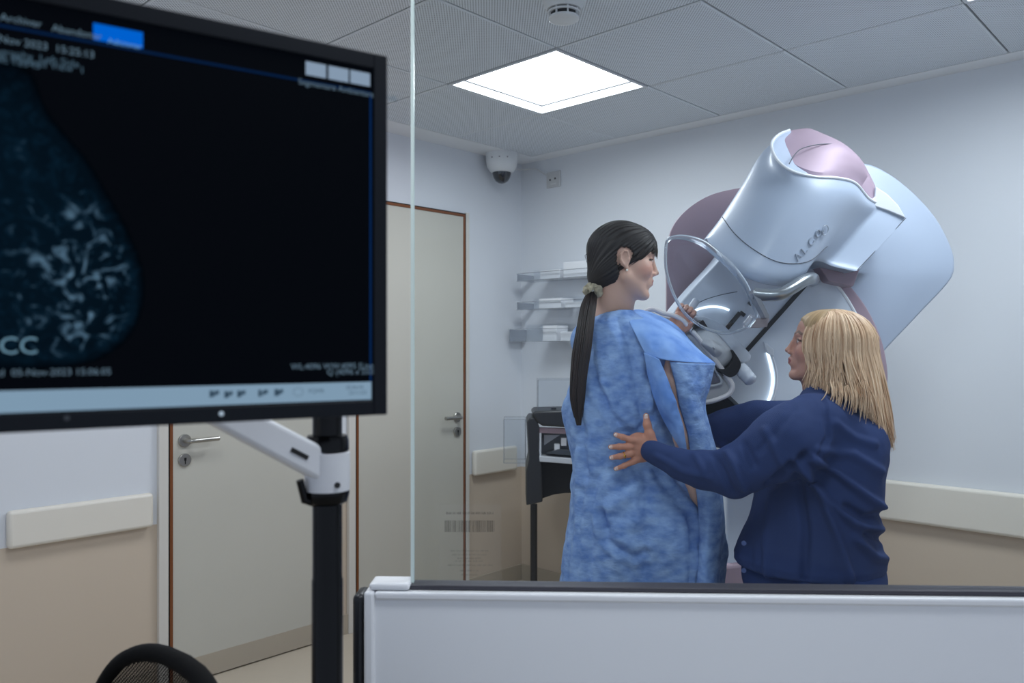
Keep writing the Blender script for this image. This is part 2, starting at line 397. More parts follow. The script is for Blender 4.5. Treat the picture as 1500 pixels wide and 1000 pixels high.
# trims: the white joint profile that runs between the ceiling tiles and the plaster
GLOW = emis('lamp_diffuser', (244, 249, 255), 6.0)
for n_, (i, j) in enumerate(lamp_cells):
    u = U0-TILE*(i+.5); v = V0+TILE*(j+.5)
    lab = {0: 'bright square recessed ceiling light panel above the patient', 1: 'added unseen square ceiling light panel over the right side, outside the picture',
           2: 'added unseen square ceiling light panel over the desk side, outside the picture', 3: 'added unseen square ceiling light panel behind the viewer'}[n_]
    t = root('ceiling_light', R(u, v, CEIL), lab, 'ceiling light', 'recessed light panels in the ceiling')
    w = TILE/2-.004; rims = []
    for du, dv, su, sv in ((w-.006, 0, .012, 2*w), (-w+.006, 0, .012, 2*w), (0, w-.006, 2*w-.024, .012), (0, -w+.006, 2*w-.024, .012)):
        MB().box(R(u+du, v+dv, CEIL+.022), (su, sv, .046), U, V).build('frame', mat('lamp_frame', (214, 216, 220), .5), t, smooth=0)
    MB().box(R(u, v, CEIL+.042), (2*w-.03, 2*w-.03, .004), U, V).build('diffuser', GLOW, t, smooth=0)
    MB().box(R(u, v, CEIL+.0435), (2*w, 2*w, .003), U, V).build('lamp_gap', mat('lamp_gap_grey', (70, 72, 76), .7), t, smooth=0)
    for du, dv, su, sv in ((w-.0135, 0, .003, 2*w-.024), (-w+.0135, 0, .003, 2*w-.024), (0, w-.0135, 2*w-.03, .003), (0, -w+.0135, 2*w-.03, .003)): MB().box(R(u+du, v+dv, CEIL+.033), (su, sv, .003), U, V).build('lamp_lip', mat('lamp_lip_dark', (24, 24, 26), .8), t, smooth=0)
    lo = panel_light(i, j, LIGHT_POWER[(i, j)]); lo.data.size = .53; lo.location = R(u, v, CEIL-.004); lo.visible_camera = True
    lo.data.shape = 'SQUARE'; lo.parent = t; lo.location = Vector(R(u, v, CEIL+.036)-ORG[t.name])

# baseboards
BB = mat('baseboard_vinyl', (178, 166, 148), .45)
def lw_box(mb, s0, s1, z0, z1, o0, o1):   # on the left wall, s measured from the corner
    return mb.box(R(-(s0+s1)/2, (o0+o1)/2, (z0+z1)/2), (s1-s0, o1-o0, z1-z0), U, V)
def rw_box(mb, t0, t1, z0, z1, o0, o1):
    return mb.box(R(-(o0+o1)/2, (t0+t1)/2, (z0+z1)/2), (o1-o0, t1-t0, z1-z0), U, V)
bb = MB(); lw_box(bb, 0, .44, 0, .093, 0, .012); lw_box(bb, 1.235, 1.315, 0, .093, 0, .012); lw_box(bb, 2.17, 6.2, 0, .093, 0, .012)
S('baseboard_left', bb, BB, smooth=0)
S('baseboard_right', rw_box(MB(), .013, 6, 0, .093, 0, .012), BB, smooth=0)

# bumper rails
CREAM = mat('cream_rail', (226, 220, 208), .4)
def rail(name, mb, lab, cr_=CREAM):
    o = mb.build(name, cr_, bevel=.014, bseg=4, smooth=60); tag(o, lab, 'bumper rail', 'wall bumper rails'); return o
rail('bumper_rail', lw_box(MB(), 2.175, 2.68, .666, .80, .001, .036), 'cream padded wall bumper left of the nearer door')
rail('bumper_rail', lw_box(MB(), .07, .415, .660, .80, .001, .036), 'short cream wall bumper between far door and room corner')
rail('bumper_rail', rw_box(MB(), .62, 5.6, .660, .825, .001, .036), 'long cream bumper rail on the right wall behind the blonde nurse')

# doors on the left wall
DOORM = mat('door_laminate', (196, 193, 182), .42, noise=.03, nscale=2)
COPPER = mat('copper_edge', (124, 72, 38), .45, metal=.2)
FRAMEM = mat('door_frame_paint', (212, 208, 200), .45)
STEEL = mat('brushed_steel', (168, 166, 160), .3, metal=.9, bump=.03, bscale=200)
KICK = mat('kick_plate_metal', (178, 168, 152), .42, metal=.1)
BLK = mat('black_gap', (14, 14, 16), .7)
def door(n, s0, s1, handle_s, lever, name):
    t = root(name, R(-(s0+s1)/2, 0, 0), 'flush beige door with lever handle', 'door'); t['kind'] = 'structure'; del t['category']
    top = 2.10
    lw_box(MB(), s0+.012, s1-.012, .006, top-.012, .002, .016).build('door_leaf', DOORM, t, smooth=0)
    e = MB(); lw_box(e, s0, s0+.012, 0, top, .0, .02); lw_box(e, s1-.012, s1, 0, top, .0, .02); lw_box(e, s0+.012, s1-.012, top-.013, top, 0, .02)
    e.build('door_edge', COPPER, t, smooth=0, label='copper brown edge strip')
    g = MB(); lw_box(g, s0-.006, s0, 0, top+.006, 0, .017); lw_box(g, s1, s1+.006, 0, top+.006, 0, .017); lw_box(g, s0, s1, top, top+.006, 0, .017)
    g.build('door_gap', BLK, t, smooth=0)
    fr = MB(); lw_box(fr, s0-.03, s0-.006, 0, top+.012, 0, .022); lw_box(fr, s1+.006, s1+.045, 0, top+.012, 0, .022)
    fr.build('door_frame', FRAMEM, t, bevel=.003, smooth=0)
    kp = MB(); lw_box(kp, s0+.013, s1-.013, .008, .098, .016, .0185); kp.build('kick_plate', KICK, t, smooth=0)
    for nm, z in (('handle_rose', .994), ('keyhole_rose', .915)):
        MB().lathe(R(-handle_s, .016, z), [(.0265, 0), (.0265, .007), (.024, .0095), (.001, .0095)], V).build(nm, STEEL, t)
    kh = MB().box(R(-handle_s, .0262, .919), (.009, .001, .012), U, V).box(R(-handle_s, .0262, .908), (.004, .001, .018), U, V); kh.build('keyhole', BLK, t, smooth=0)
    hp = [R(-handle_s, .02, .994), R(-handle_s, .045, .994), R(-handle_s-lever*.006, .058, .994), R(-handle_s-lever*.02, .064, .995), R(-handle_s-lever*.125, .064, .997)]
    MB().tube(cr(hp, 18), .0095, 12).build('door_handle', STEEL, t)
    return t
door(1, 1.352, 2.105, 2.045, -1, 'door_1')
door(2, .476, 1.197, .535, 1, 'door_2')

# camera, socket, cable, smoke detector
t = root('security_camera', R(-.272, .10, CEIL), 'white dome security camera with dark lens under the ceiling corner', 'camera')
MB().lathe(R(-.272, .10, CEIL), [(.088, 0), (.090, -.006), (.089, -.045), (.082, -.075), (.068, -.098), (.052, -.108)], n=40).build('housing', WHITE, t, smooth=50)
for a in (-2.2, -1.7, -1.2):
    MB().lathe(R(-.272, .10, CEIL-.035)+np.array([.0885*math.cos(a), .0885*math.sin(a), 0]), [(.004, 0), (.004, .002)], (math.cos(a), math.sin(a), 0), 10).build('screw', mat('screw_grey', (120, 122, 126), .4), t)
MB().lathe(R(-.272, .10, CEIL-.106), [(.054, .004), (.052, -.010), (.046, -.030), (.034, -.048), (.018, -.058), (.002, -.061)], n=32).build('dome', mat('dome_black', (16, 20, 28), .08, coat=1), t)
t = root('wall_socket', R(0, .255, 2.29), 'small grey square double socket plate high on right wall near the corner', 'socket')
rw_box(MB(), .205, .305, 2.285, 2.375, .0005, .014).build('plate', mat('socket_plate', (196, 196, 196), .45), t, bevel=.004)
for q, z in ((.235, 2.328), (.272, 2.332)): MB().lathe(R(-.014, q, z), [(.006, 0), (.006, .0015)], -U, 12).build('hole', BLK, t)
rw_box(MB(), .24, .278, 2.30, 2.306, .014, .016).build('ridge', mat('socket_ridge', (214, 214, 214), .4), t)
c = MB().tube(cr([R(-.19, .07, CEIL-.05), R(-.12, .05, CEIL-.055), R(-.04, .06, CEIL-.045), R(-.012, .12, CEIL-.045), R(-.012, .18, CEIL-.08), R(-.016, .225, 2.35)], 30), .0035, 8).build('camera_cable', mat('cable_white', (205, 205, 205), .5))
tag(c, 'thin white cable looping from the dome camera to the wall socket', 'cable')
sd = P(826, 0, 2.48); sd[2] = CEIL
t = root('smoke_detector', sd, 'white round slotted smoke detector on the ceiling at the top of the photo', 'smoke detector')
MB().lathe(sd, [(.066, 0), (.066, -.020), (.060, -.036), (.053, -.050)], n=40).build('base', WHITE, t, smooth=50)
MB().lathe(sd+[0, 0, -.050], [(.042, 0), (.042, -.022)], n=40).build('chamber', mat('detector_slot', (34, 36, 40), .6), t)
MB().lathe(sd+[0, 0, -.072], [(.047, .001), (.047, -.005), (.040, -.009), (.001, -.010)], n=40).build('cap', WHITE, t)
MB().lathe(sd+[0, 0, -.058], [(.0435, .003), (.050, .003), (.049, -.002), (.0435, -.002)], n=40).build('ring', WHITE, t)
for k in range(8):
    a = k*math.pi/4+.2; MB().box(sd+[.0445*math.cos(a), .0445*math.sin(a), -.061], (.006, .004, .024), (math.cos(a), math.sin(a), 0)).build('rib', WHITE, t, smooth=0)

# acrylic shelves on the right wall beside the corner
ACR = glass_mat('acrylic', (251, 252, 253), -.015, .05); ACE = mat('acrylic_edge', (150, 155, 165), .2, trans=.3)
PAPER = mat('paper_white', (232, 233, 236), .6)
def shelf(t0, t1, z, h, lab, items):
    t = root('acrylic_shelf', R(-.07, (t0+t1)/2, z), lab, 'shelf', 'clear acrylic shelves on the right wall')
    m = MB(); rw_box(m, t0, t1, z, z+.003, .002, .15); m.build('bottom', ACR, t, smooth=0)
    rw_box(MB(), t0, t1, z+.003, z+h, .147, .150).build('front_lip', ACR, t, smooth=0)
    rw_box(MB(), t0, t1, z+.003, z+h+.03, .002, .004).build('back_plate', ACR, t, smooth=0)
    e = MB(); rw_box(e, t0, t1, z+h, z+h+.003, .146, .151); rw_box(e, t0, t1, z-.001, z+.001, .150, .152); rw_box(e, t0, t0+.002, z+.003, z+h, .004, .146); rw_box(e, t1-.002, t1, z+.003, z+h, .004, .146)
    e.build('edge', ACE, t, smooth=0)
    for a, b, hh, d, nm, lb in items:
        o = rw_box(MB(), a, b, z+.003, z+.003+hh, .03, d).build(nm, PAPER, bevel=.002); tag(o, lb, 'paper' if 'paper' in nm else 'box', 'supplies on the acrylic shelves')
shelf(.10, .62, 1.748, .042, 'topmost clear acrylic wall shelf holding white paper, left of the patient', [(.26, .40, .05, .13, 'paper_stack', 'white paper stack on the topmost acrylic shelf'), (.42, .6, .085, .12, 'supply_box', 'white box on the topmost acrylic shelf behind the patient head')])
shelf(.10, .62, 1.585, .042, 'middle clear acrylic wall shelf behind the ponytail', [(.26, .42, .055, .14, 'paper_stack', 'white paper stack on the middle acrylic shelf'), (.44, .58, .03, .13, 'supply_box', 'flat white box on the middle acrylic shelf')])
shelf(.04, .62, 1.405, .07, 'lowest and deepest clear acrylic wall shelf', [(.28, .38, .085, .13, 'paper_stack', 'white leaning paper stack on the lowest acrylic shelf'), (.4, .56, .05, .12, 'supply_box', 'white box on the lowest acrylic shelf')])

# paddle storage unit
YB = 4.05
DARK = mat('dark_plastic', (34, 35, 38), .45, coat=.1)
t = root('paddle_storage_unit', P(805, 740, YB), 'dark wheeled paddle storage unit with white shelf, left of the patient', 'storage unit')
def sl(nm, ol, a, b, m, par, bev=.006, sm=False, **k):
    v, f = slab(ol, a, b, smooth=sm, n=48); return link(nm, v, f, m, par, bevel=bev, smooth=40, **k)
sl('side_panel', [(772, 618), (776, 612), (786, 612), (790, 625), (789, 660), (793, 682), (795, 735), (771, 740), (771, 690), (775, 672)], YB-.02, YB+.28, DARK, t)
sl('side_panel', [(868, 618), (884, 618), (886, 740), (868, 740)], YB-.02, YB+.28, DARK, t)
sl('top_cover', [(779, 606), (784, 602), (866, 600), (884, 606), (884, 626), (872, 628), (795, 624), (786, 618)], YB-.03, YB+.26, DARK, t, .01)
sl('back_panel', [(789, 640), (872, 640), (872, 726), (860, 724), (845, 722), (828, 722), (812, 724), (800, 728), (789, 732)], YB+.1, YB+.26, mat('black_inside', (10, 10, 11), .7), t, .003)
sl('mauve_lip', [(790, 626), (868, 629), (868, 637), (790, 634)], YB-.01, YB+.02, mat('mauve_lip', (150, 128, 136), .4), t, .002)
sl('shelf', [(790, 668), (868, 674), (868, 682), (790, 676)], YB-.02, YB+.14, mat('light_grey_plastic', (196, 199, 204), .4), t, .003, label='light grey shelf')
sl('shelf_back', [(791, 634), (868, 636), (868, 673), (791, 669)], YB+.09, YB+.10, mat('shelf_back_grey', (120, 122, 126), .5), t, 0)
sl('shelf_side', [(790, 634), (793, 634), (793, 670), (790, 670)], YB-.01, YB+.1, MC['light_grey_plastic'], t, 0)
for a in (0, 1):
    leg = MB().tube([P(782+98*a, 738, YB+.1), [P(782+98*a, 738, YB+.1)[0], YB+.1, .05]], .018, 10); leg.build('leg', DARK, t)
    MB().lathe([P(782+98*a, 738, YB+.1)[0]-.012, YB+.1, .03], [(.03, 0), (.03, .024)], (1, 0, 0), 16).build('castor', DARK, t)
link('paddle_cutout', *slab([(797, 637), (820, 637), (797, 652)], YB+.08, YB+.09, smooth=False), PAPER, t, label='pale plate behind the shelf')
for k, (x0, x1, y0, y1) in enumerate(((812, 820, 650, 661), (822, 830, 641, 653))):
    o = link('white_clip', *slab([(x0, y0), (x1, y0), (x1, y1), (x0, y1)], YB+.02, YB+.05, smooth=False), PAPER, smooth=0, bevel=.003)
    tag(o, ['small white clip standing lower left inside the dark storage unit', 'small white clip at the back of the dark storage unit'][k], 'clip', 'parts inside the dark storage unit')
o = link('compression_paddle', *slab([(800, 664), (866, 669), (860, 661), (818, 658)], YB+.0, YB+.08, smooth=False), mat('smoked_plastic', (70, 74, 78), .15), smooth=0, bevel=.002)
tag(o, 'smoke grey compression paddle lying on shelf of the dark storage unit', 'paddle')
def acr_box(x0, y0, x1, y1, Y0, Y1, lab, nm='acrylic_box'):
    t = root(nm, P((x0+x1)/2, y1, Y0), lab, 'box')
    a = P(x0, y0, Y0); b = P(x1, y1, Y0); w = .003
    m = MB(); cx = (a[0]+b[0])/2; cz = (a[2]+b[2])/2; sx = b[0]-a[0]; sz = a[2]-b[2]; cy = (Y0+Y1)/2; sy = Y1-Y0
    m.box((cx, Y0, cz), (sx, w, sz)); m.build('front', ACR, t, smooth=0)
    MB().box((cx, Y1, cz), (sx, w, sz)).build('back', ACR, t, smooth=0)
    [MB().box((xx_, cy, cz), (w, sy-w, sz)).build('side', ACR, t, smooth=0) for xx_ in (a[0], b[0])]
    for x in (a[0], b[0]):
        for y in (Y0, Y1): MB().box((x, y, cz), (.003, .003, sz)).build('edge', ACE, t, smooth=0)
    for z in (a[2], b[2]):
        for y in (Y0, Y1): MB().box((cx, y, z), (sx, .002, .002)).build('edge', ACE, t, smooth=0)
    return t
acr_box(788, 556, 842, 603, YB+.02, YB+.2, 'clear acrylic box standing on top of the dark storage unit', 'acrylic_box')
o = MB().box(P(811, 599, YB+.04), (.026, .01, .014)).build('latch', DARK); tag(o, 'tiny dark latch block on top of the dark storage unit', 'latch')
acr_box(738, 614, 770, 678, YB+.1, YB+.25, 'faint clear acrylic tray mounted at the left side of the dark storage unit', 'acrylic_tray')
# ------------------------------------------------------------------ mammography machine
GW = mat('machine_white', (176, 189, 209), .42, coat=.12)
GW2 = mat('machine_white_satin', (208, 216, 228), .45)
MAUVE = mat('machine_mauve', (158, 138, 150), .42)
MAUVEG = mat('machine_mauve_metallic', (170, 150, 166), .58, metal=.2)
GREY = mat('machine_grey', (204, 208, 213), .6)
BLKP = mat('machine_black', (18, 21, 27), .4)
SEAM = mat('seam_dark', (70, 76, 88), .6)
LED = emis('led_strip', (225, 240, 255), 2.2)
mach = root('mammography_machine', (P(1150, 860, 2.95)[0], 2.95, 0), 'large white and mauve mammography machine with tilted tube head', 'medical machine')
v, f = pillow([(1150, 300), (1215, 248), (1262, 238), (1300, 253), (1340, 286), (1370, 322), (1390, 362), (1395, 388), (1388, 412), (1345, 460), (1290, 520), (1240, 580), (1180, 600), (1130, 560), (1110, 400)], 2.80, 3.0, .014, .045, ctr=(1240, 400), tilt=(-.06, 0))
link('rear_shell', v, f, GW, mach, smooth=180)
# left mauve wing
v, f = pillow([(1130, 272), (1085, 275), (1040, 286), (1005, 308), (984, 336), (977, 375), (977, 430), (977, 520), (985, 560), (1060, 600), (1120, 560), (1160, 420), (1150, 300)], 2.86, 2.88, .002, .0, ctr=(1060, 430))
link('mauve_wing', v, f, MAUVE, mach, smooth=50, label='flat mauve side wing')
# mauve band round the gantry disc
v, f = pillow([(1150, 370), (1195, 368), (1222, 392), (1248, 420), (1275, 458), (1296, 510), (1300, 570), (1270, 630), (1200, 665), (1110, 620), (1080, 480)], 2.70, 2.84, .01, .01, ctr=(1180, 520))
link('mauve_band', v, f, MAUVE, mach, smooth=50, label='mauve band behind the front disc')
plate = [(1045, 390), (1090, 345), (1150, 350), (1198, 384), (1220, 410), (1245, 445), (1266, 490), (1276, 545), (1265, 605), (1225, 655), (1160, 680), (1090, 662), (1030, 610), (990, 550), (976, 500), (984, 462), (1008, 430)]
v, f = pillow(plate, 2.66, 2.80, .008, .012, ctr=(1130, 520))
link('front_disc', v, f, GW2, mach, smooth=60)
rim = cr([P(x, y, 2.662) for x, y in [(1198, 384), (1220, 410), (1245, 445), (1266, 490), (1276, 545)]], 30)
link('disc_rim', *(lambda m: (np.array(m.v), m.f))(MB().tube(rim, .006, 8)), mat('rim_white', (232, 236, 242), .3), mach)
def strip(nm, a, b, w, Y, m, dep=.004, **k):
    a = P(*a, Y); b = P(*b, Y); d = unit(b-a)
    return MB().box((a+b)/2, (np.linalg.norm(b-a), dep, w), d, (0, 1, 0), np.cross(d, (0, 1, 0))).build(nm, m, mach, smooth=0, **k)
YS = 2.644
strip('slot', (1188, 408), (1094, 513), .014, YS, BLKP, label='long black guide slot')
strip('slot', (1108, 434), (1097, 446), .014, YS, BLKP); strip('slot', (1084, 458), (1062, 484), .014, YS, BLKP)
strip('slot_step', (1084, 457), (1091, 462), .012, YS, BLKP)
def arc(nm, pts, r, m, Y=YS, n=30, flat=None): return MB().tube(cr([P(x, y, Y) for x, y in pts], n), r, 8, flat=flat).build(nm, m, mach)
arc('led_strip', [(1124, 516), (1129, 535), (1132, 556), (1128, 580), (1118, 602), (1108, 620)], .0045, LED)
arc('led_strip', [(1010, 460), (1022, 453), (1040, 449), (1056, 450), (1068, 454)], .0038, LED)
arc('led_channel', [(1121, 503), (1131, 524), (1137, 550), (1134, 576), (1124, 600)], .006, mat('channel_white', (214, 220, 230), .25))
link('led_cap', *slab([(1119, 500), (1134, 512), (1134, 522), (1124, 517)], YS-.01, YS+.02, smooth=False), MC['channel_white'], mach, bevel=.002)
arc('cover_line', [(1010, 452), (1030, 440), (1055, 432), (1080, 427)], .0012, SEAM)
# gantry column down to the floor
colm = MB(); 
v, f = pillow([(1072, 600), (1250, 600), (1262, 700), (1262, 1100), (1255, 1180), (1075, 1180), (1066, 1100), (1063, 760), (1066, 700)], 2.78, 3.05, .02, .01, ctr=(1165, 850))
v[:, 2] = np.maximum(v[:, 2], .0); link('column', v, f, GW2, mach, smooth=60)
v, f = slab([(1040, 870), (1052, 838), (1075, 826), (1275, 826), (1285, 1115), (1035, 1115)], 2.76, 3.12, n=60)
v[:, 2] = np.maximum(v[:, 2], .0); link('column_foot', v, f, MAUVE, mach, bevel=.015, smooth=50)
MB().box((P(1165, 600, 2.9)[0], 2.95, .02), (.7, .55, .04)).build('base_plate', GREY, mach, bevel=.01)

# tube head: front drum and rear box in one shell
def ring_px(front, Yc, bulge, box=None, nfront=60):
    q = cr([(x, y, 0) for x, y in front], nfront)[:, :2]
    t = np.linspace(0, 1, nfront)
    dep = Yc - bulge*np.sin(np.clip(t/.82, 0, 1)*math.pi)**.8
    return np.array([P(q[i, 0], q[i, 1], dep[i]) for i in range(nfront)])
rows = [([(1035, 349), (1046, 368), (1072, 395), (1110, 412), (1150, 419), (1172, 412), (1196, 381), (1225, 389), (1256, 396)], 2.52, .13),
        ([(1037, 346), (1060, 368), (1090, 392), (1125, 406), (1155, 408), (1178, 400), (1201, 375), (1232, 384), (1262, 391)], 2.53, .155),
        ([(1058, 318), (1076, 342), (1102, 364), (1135, 382), (1165, 386), (1190, 380), (1218, 358), (1252, 366), (1279, 372)], 2.54, .165),
        ([(1090, 268), (1106, 295), (1130, 318), (1165, 334), (1200, 334), (1222, 326), (1245, 322), (1276, 334), (1300, 349)], 2.55, .17),
        ([(1118, 222), (1132, 252), (1160, 276), (1195, 286), (1228, 286), (1250, 286), (1268, 300), (1296, 314), (1318, 330)], 2.56, .17),
        ([(1156, 191), (1140, 198), (1130, 212), (1138, 234), (1160, 251), (1192, 259), (1225, 261), (1252, 268), (1274, 292), (1300, 303), (1327, 319)], 2.565, .16)]
fr = np.array([ring_px(*r) for r in rows]); nr = 28; nf = fr.shape[1]
fr = np.array([cr(fr[:, i], nr) for i in range(nf)]).transpose(1, 0, 2)
bk = fr.copy()
for i in range(nr):          # straight back face closing each ring
    a, b = fr[i, 0], fr[i, -1]
    for k in range(nf):
        t = k/(nf-1); q = b+(a-b)*t; q = q.copy(); q[1] = 2.565 + .12*math.sin(math.pi*t)**.5 + .06*(1-t); bk[i, k] = q
G = np.concatenate([fr, bk], axis=1); n2 = G.shape[1]
def loft_faces(m, n): return [(i*n+k, i*n+(k+1) % n, (i+1)*n+(k+1) % n, (i+1)*n+k) for i in range(m-1) for k in range(n)]
# turn the rim inwards at the top and bottom
def inset(ringv, dx, s):
    c = ringv.mean(0); return c+(ringv-c)*s+np.array(dx)
axis = unit(P(1190, 240, 2.55)-P(1085, 390, 2.55))
low = [inset(G[0], -axis*.0, .94), inset(G[0], -axis*.004, .975)]
top = [inset(G[-1], axis*.004, .985), inset(G[-1], axis*.003, .96), inset(G[-1], -axis*.01, .94)]
GG = np.array(low+list(G)+top)
v = GG.reshape(-1, 3); f = loft_faces(len(GG), n2); f.append(tuple(range(n2))[::-1]); f.append(tuple((len(GG)-1)*n2+k for k in range(n2)))
head = link('tube_head', v, f, GW, mach, smooth=70)
ORG_HEAD = head
si = 11
seam = fr[int(nr*.40)][:int(nf*.74)] + np.array([0, -.0005, 0])
seam = ring_px(rows[2][0], 2.54, .165)[:int(nf*.74)] - np.array([0, .0003, 0])
link('seam', *(lambda m: (np.array(m.v), m.f))(MB().tube(seam, .0014, 6)), SEAM, head)
arc2 = cr([P(1327, 319, 2.562), P(1292, 357, 2.55), P(1256, 395, 2.52)], 20)
link('seam', *(lambda m: (np.array(m.v), m.f))(MB().tube(arc2, .0012, 6)), SEAM, head)
link('box_top', *slab([(1283, 273), (1300, 284), (1316, 300), (1327, 319), (1300, 308), (1282, 302), (1274, 294), (1282, 288)], 2.555, 2.75, smooth=False), mat('box_top_white', (226, 230, 236), .4), head, bevel=.003)
# mauve dome on top
rimc = ring_px([(1143, 204), (1147, 222), (1164, 240), (1192, 251), (1225, 254), (1252, 262), (1268, 278), (1278, 298)], 2.56, .125)
lipc = ring_px([(1144, 196), (1151, 212), (1168, 227), (1196, 236), (1228, 238), (1256, 246), (1274, 262), (1284, 286)], 2.565, .105)
midc = ring_px([(1150, 193), (1165, 200), (1182, 205), (1205, 208), (1230, 213), (1250, 225), (1266, 242), (1282, 276)], 2.575, .07)
topc = ring_px([(1158, 192), (1170, 189), (1186, 188), (1204, 195), (1226, 206), (1246, 221), (1264, 242), (1281, 272)], 2.60, .0)
bkc = topc.copy(); bkc[:, 1] += .07; bkc[:, 2] -= .03
lowc = topc.copy(); lowc[:, 1] += .09; lowc[:, 2] -= .13
D = np.array([np.vstack([rimc[i]*(1-q)+lipc[i]*q for q in (0, .33, .66)]+[cr([lipc[i], midc[i], topc[i], bkc[i], lowc[i]], 24)]) for i in range(nf)]).transpose(1, 0, 2)
D = np.concatenate([rimc[None]+np.array([0, 0, -.02]), D]); v = D.reshape(-1, 3); f = [(i*nf+k, i*nf+k+1, (i+1)*nf+k+1, (i+1)*nf+k) for i in range(len(D)-1) for k in range(nf-1)]
f.append([i*nf for i in range(len(D))][::-1]); f.append([i*nf+nf-1 for i in range(len(D))])
link('rim', *(lambda m: (np.array(m.v), m.f))(MB().tube(cr(G[-1][:int(nf*.86)]+np.array([0, -.001, .001]), 60), .0042, 8)), mat('rim_white', (232, 236, 242), .3), head)  # highlight along the white rim, put in as a lighter white tube
dome = link('top_dome', v, f, MAUVEG, mach, smooth=24, label='metallic mauve domed top cover')
# lower step of the dome
stepc = [(1-.5)*rimc[i]+.5*lipc[i] for i in range(nf)]
l = [P(1156, 240, 2.43), P(1163, 228, 2.445), P(1172, 219, 2.465), P(1186, 214, 2.475), P(1204, 211, 2.49), P(1222, 211, 2.51)]
link('seam', *(lambda m: (np.array(m.v), m.f))(MB().tube(cr(l, 20), .0016, 6)), SEAM, dome)
# embossed lettering along the tube head
EMB = mat('emboss', (160, 170, 186), .3, coat=.2)
bx = unit(P(1209, 337, 2.38)-P(1166, 383, 2.38)); by = unit(np.cross(bx, np.array([.12, 1, 0.]))); by = -by if by[2] < 0 else by
txt = 'ALCO'
pl = [(1168, 383), (1178, 373), (1187, 362), (1197, 350)]
def surf_y(px, py):
    best = None; A = G[:, :nf].reshape(-1, 3); X = A[:, 0]/A[:, 1]*F+750; Zp = HY-(A[:, 2]-H)/A[:, 1]*F
    k = np.argmin((X-px)**2+(Zp-py)**2); return A[k, 1]
def surf_frame(px, py):
    A = G[:, :nf]; X = A[..., 0]/A[..., 1]*F+750; Zp = HY-(A[..., 2]-H)/A[..., 1]*F
    i, k = np.unravel_index(np.argmin((X-px)**2+(Zp-py)**2), X.shape); i = min(max(i, 1), A.shape[0]-2); k = min(max(k, 2), nf-3)
    n = unit(np.cross(A[i, k+2]-A[i, k-2], A[i+1, k]-A[i-1, k])); n = n if n[1] < 0 else -n
    ex = unit(bx-n*(bx@n)); return ex, unit(np.cross(n, ex)), n
for ch, (x, y) in zip(txt, pl):
    ex_, ey_, n_s = surf_frame(x, y); text_part('letter', ch, P(x, y, surf_y(x, y))+n_s*.0012, ex_, ey_, .032, EMB, head, .0022)
ex_, ey_, n_s = surf_frame(1208, 340); text_part('letter', 'R', P(1205, 343, surf_y(1205, 343))+n_s*.0012, ex_, ey_, .018, EMB, head, .0022)
ce = P(1208, 337, surf_y(1208, 337))+n_s*.002; link('letter_ring', *(lambda m: (np.array(m.v), m.f))(MB().tube([ce+.015*(ex_*math.cos(a)+ey_*math.sin(a)) for a in np.linspace(0, 2*math.pi, 24, endpoint=False)], .0015, 6, closed=True)), EMB, head)
# underside link between head and disc
link('head_neck', *slab([(1195, 384), (1215, 378), (1262, 388), (1250, 420), (1215, 412)], 2.60, 2.80, smooth=False), MAUVE, mach, bevel=.004)
# metal swing arm carrying the face shield
ARMM = mat('satin_metal', (150, 156, 162), .28, metal=.75)
pp = [P(1104, 430, 2.36), P(1122, 432, 2.35), P(1142, 431, 2.34), P(1160, 422, 2.35), P(1176, 412, 2.37), P(1188, 408, 2.42), P(1191, 411, 2.64)]
link('shield_arm', *(lambda m: (np.array(m.v), m.f))(MB().tube(cr(pp, 40), [.0215]*40, 18, flat=(1, .85))), ARMM, mach, label='satin metal swing arm')
link('arm_bracket', *slab([(1104, 424), (1110, 428), (1127, 462), (1127, 466), (1121, 466), (1102, 430)], 2.34, 2.38, smooth=False), mat('bracket_grey', (150, 152, 158), .3, metal=.3), mach, bevel=.002)
link('bracket_block', *slab([(1106, 466), (1127, 466), (1124, 479), (1098, 480)], 2.38, 2.46, smooth=False), mat('bracket_block', (168, 160, 164), .35), mach, bevel=.002)
# transparent face shield
CLR = glass_mat('shield_clear', (246, 248, 250), .015, .03)
CLRR = bpy.data.materials.new('shield_rim'); CLRR.use_nodes = True; b = CLRR.node_tree.nodes['Principled BSDF']
b.inputs['Base Color'].default_value = lin((225, 232, 240)); b.inputs['Roughness'].default_value = .05; b.inputs['Transmission Weight'].default_value = .8; b.inputs['IOR'].default_value = 1.45
shp = [(975, 372), (978, 352), (992, 347), (1010, 349), (1030, 356), (1050, 372), (1072, 392), (1092, 418), (1103, 445), (1108, 462), (1100, 474), (1086, 483), (1065, 488), (1042, 484), (1018, 472), (998, 452), (984, 424), (976, 396)]
sy = lambda x, y: 2.33 + .0006*(x-975) + .05*((y-420)/70)**2*.3
sp = cr([P(x, y, sy(x, y)) for x, y in shp], 90, True)
shield = link('face_shield', *(lambda m: (np.array(m.v), m.f))(MB().tube(sp, [.0045+.007*max(0, math.sin((k-2)/90*2*math.pi))**1.2 if k < 47 else .0045 for k in range(90)], 10, closed=True)), CLRR, mach, smooth=180, label='clear teardrop face shield rim')
c = sp.mean(0)+np.array([0, .03, 0]); rr = [c+(sp-c)*s_ + np.array([0, .012*(1-s_*s_), 0]) for s_ in (1, .75, .5, .25, .05)]
v = np.vstack(rr); f = [(i*90+k, i*90+(k+1) % 90, (i+1)*90+(k+1) % 90, (i+1)*90+k) for i in range(4) for k in range(90)]; f.append(tuple(4*90+k for k in range(90)))
o = link('sheet', v, f, CLR, shield, smooth=180); sm_ = o.modifiers.new('solid', 'SOLIDIFY'); sm_.thickness = .002
link('hinge', *(lambda m: (np.array(m.v), m.f))(MB().tube([P(1093, 477, 2.38), P(1103, 464, 2.38)], .013, 14)), CLRR, shield)
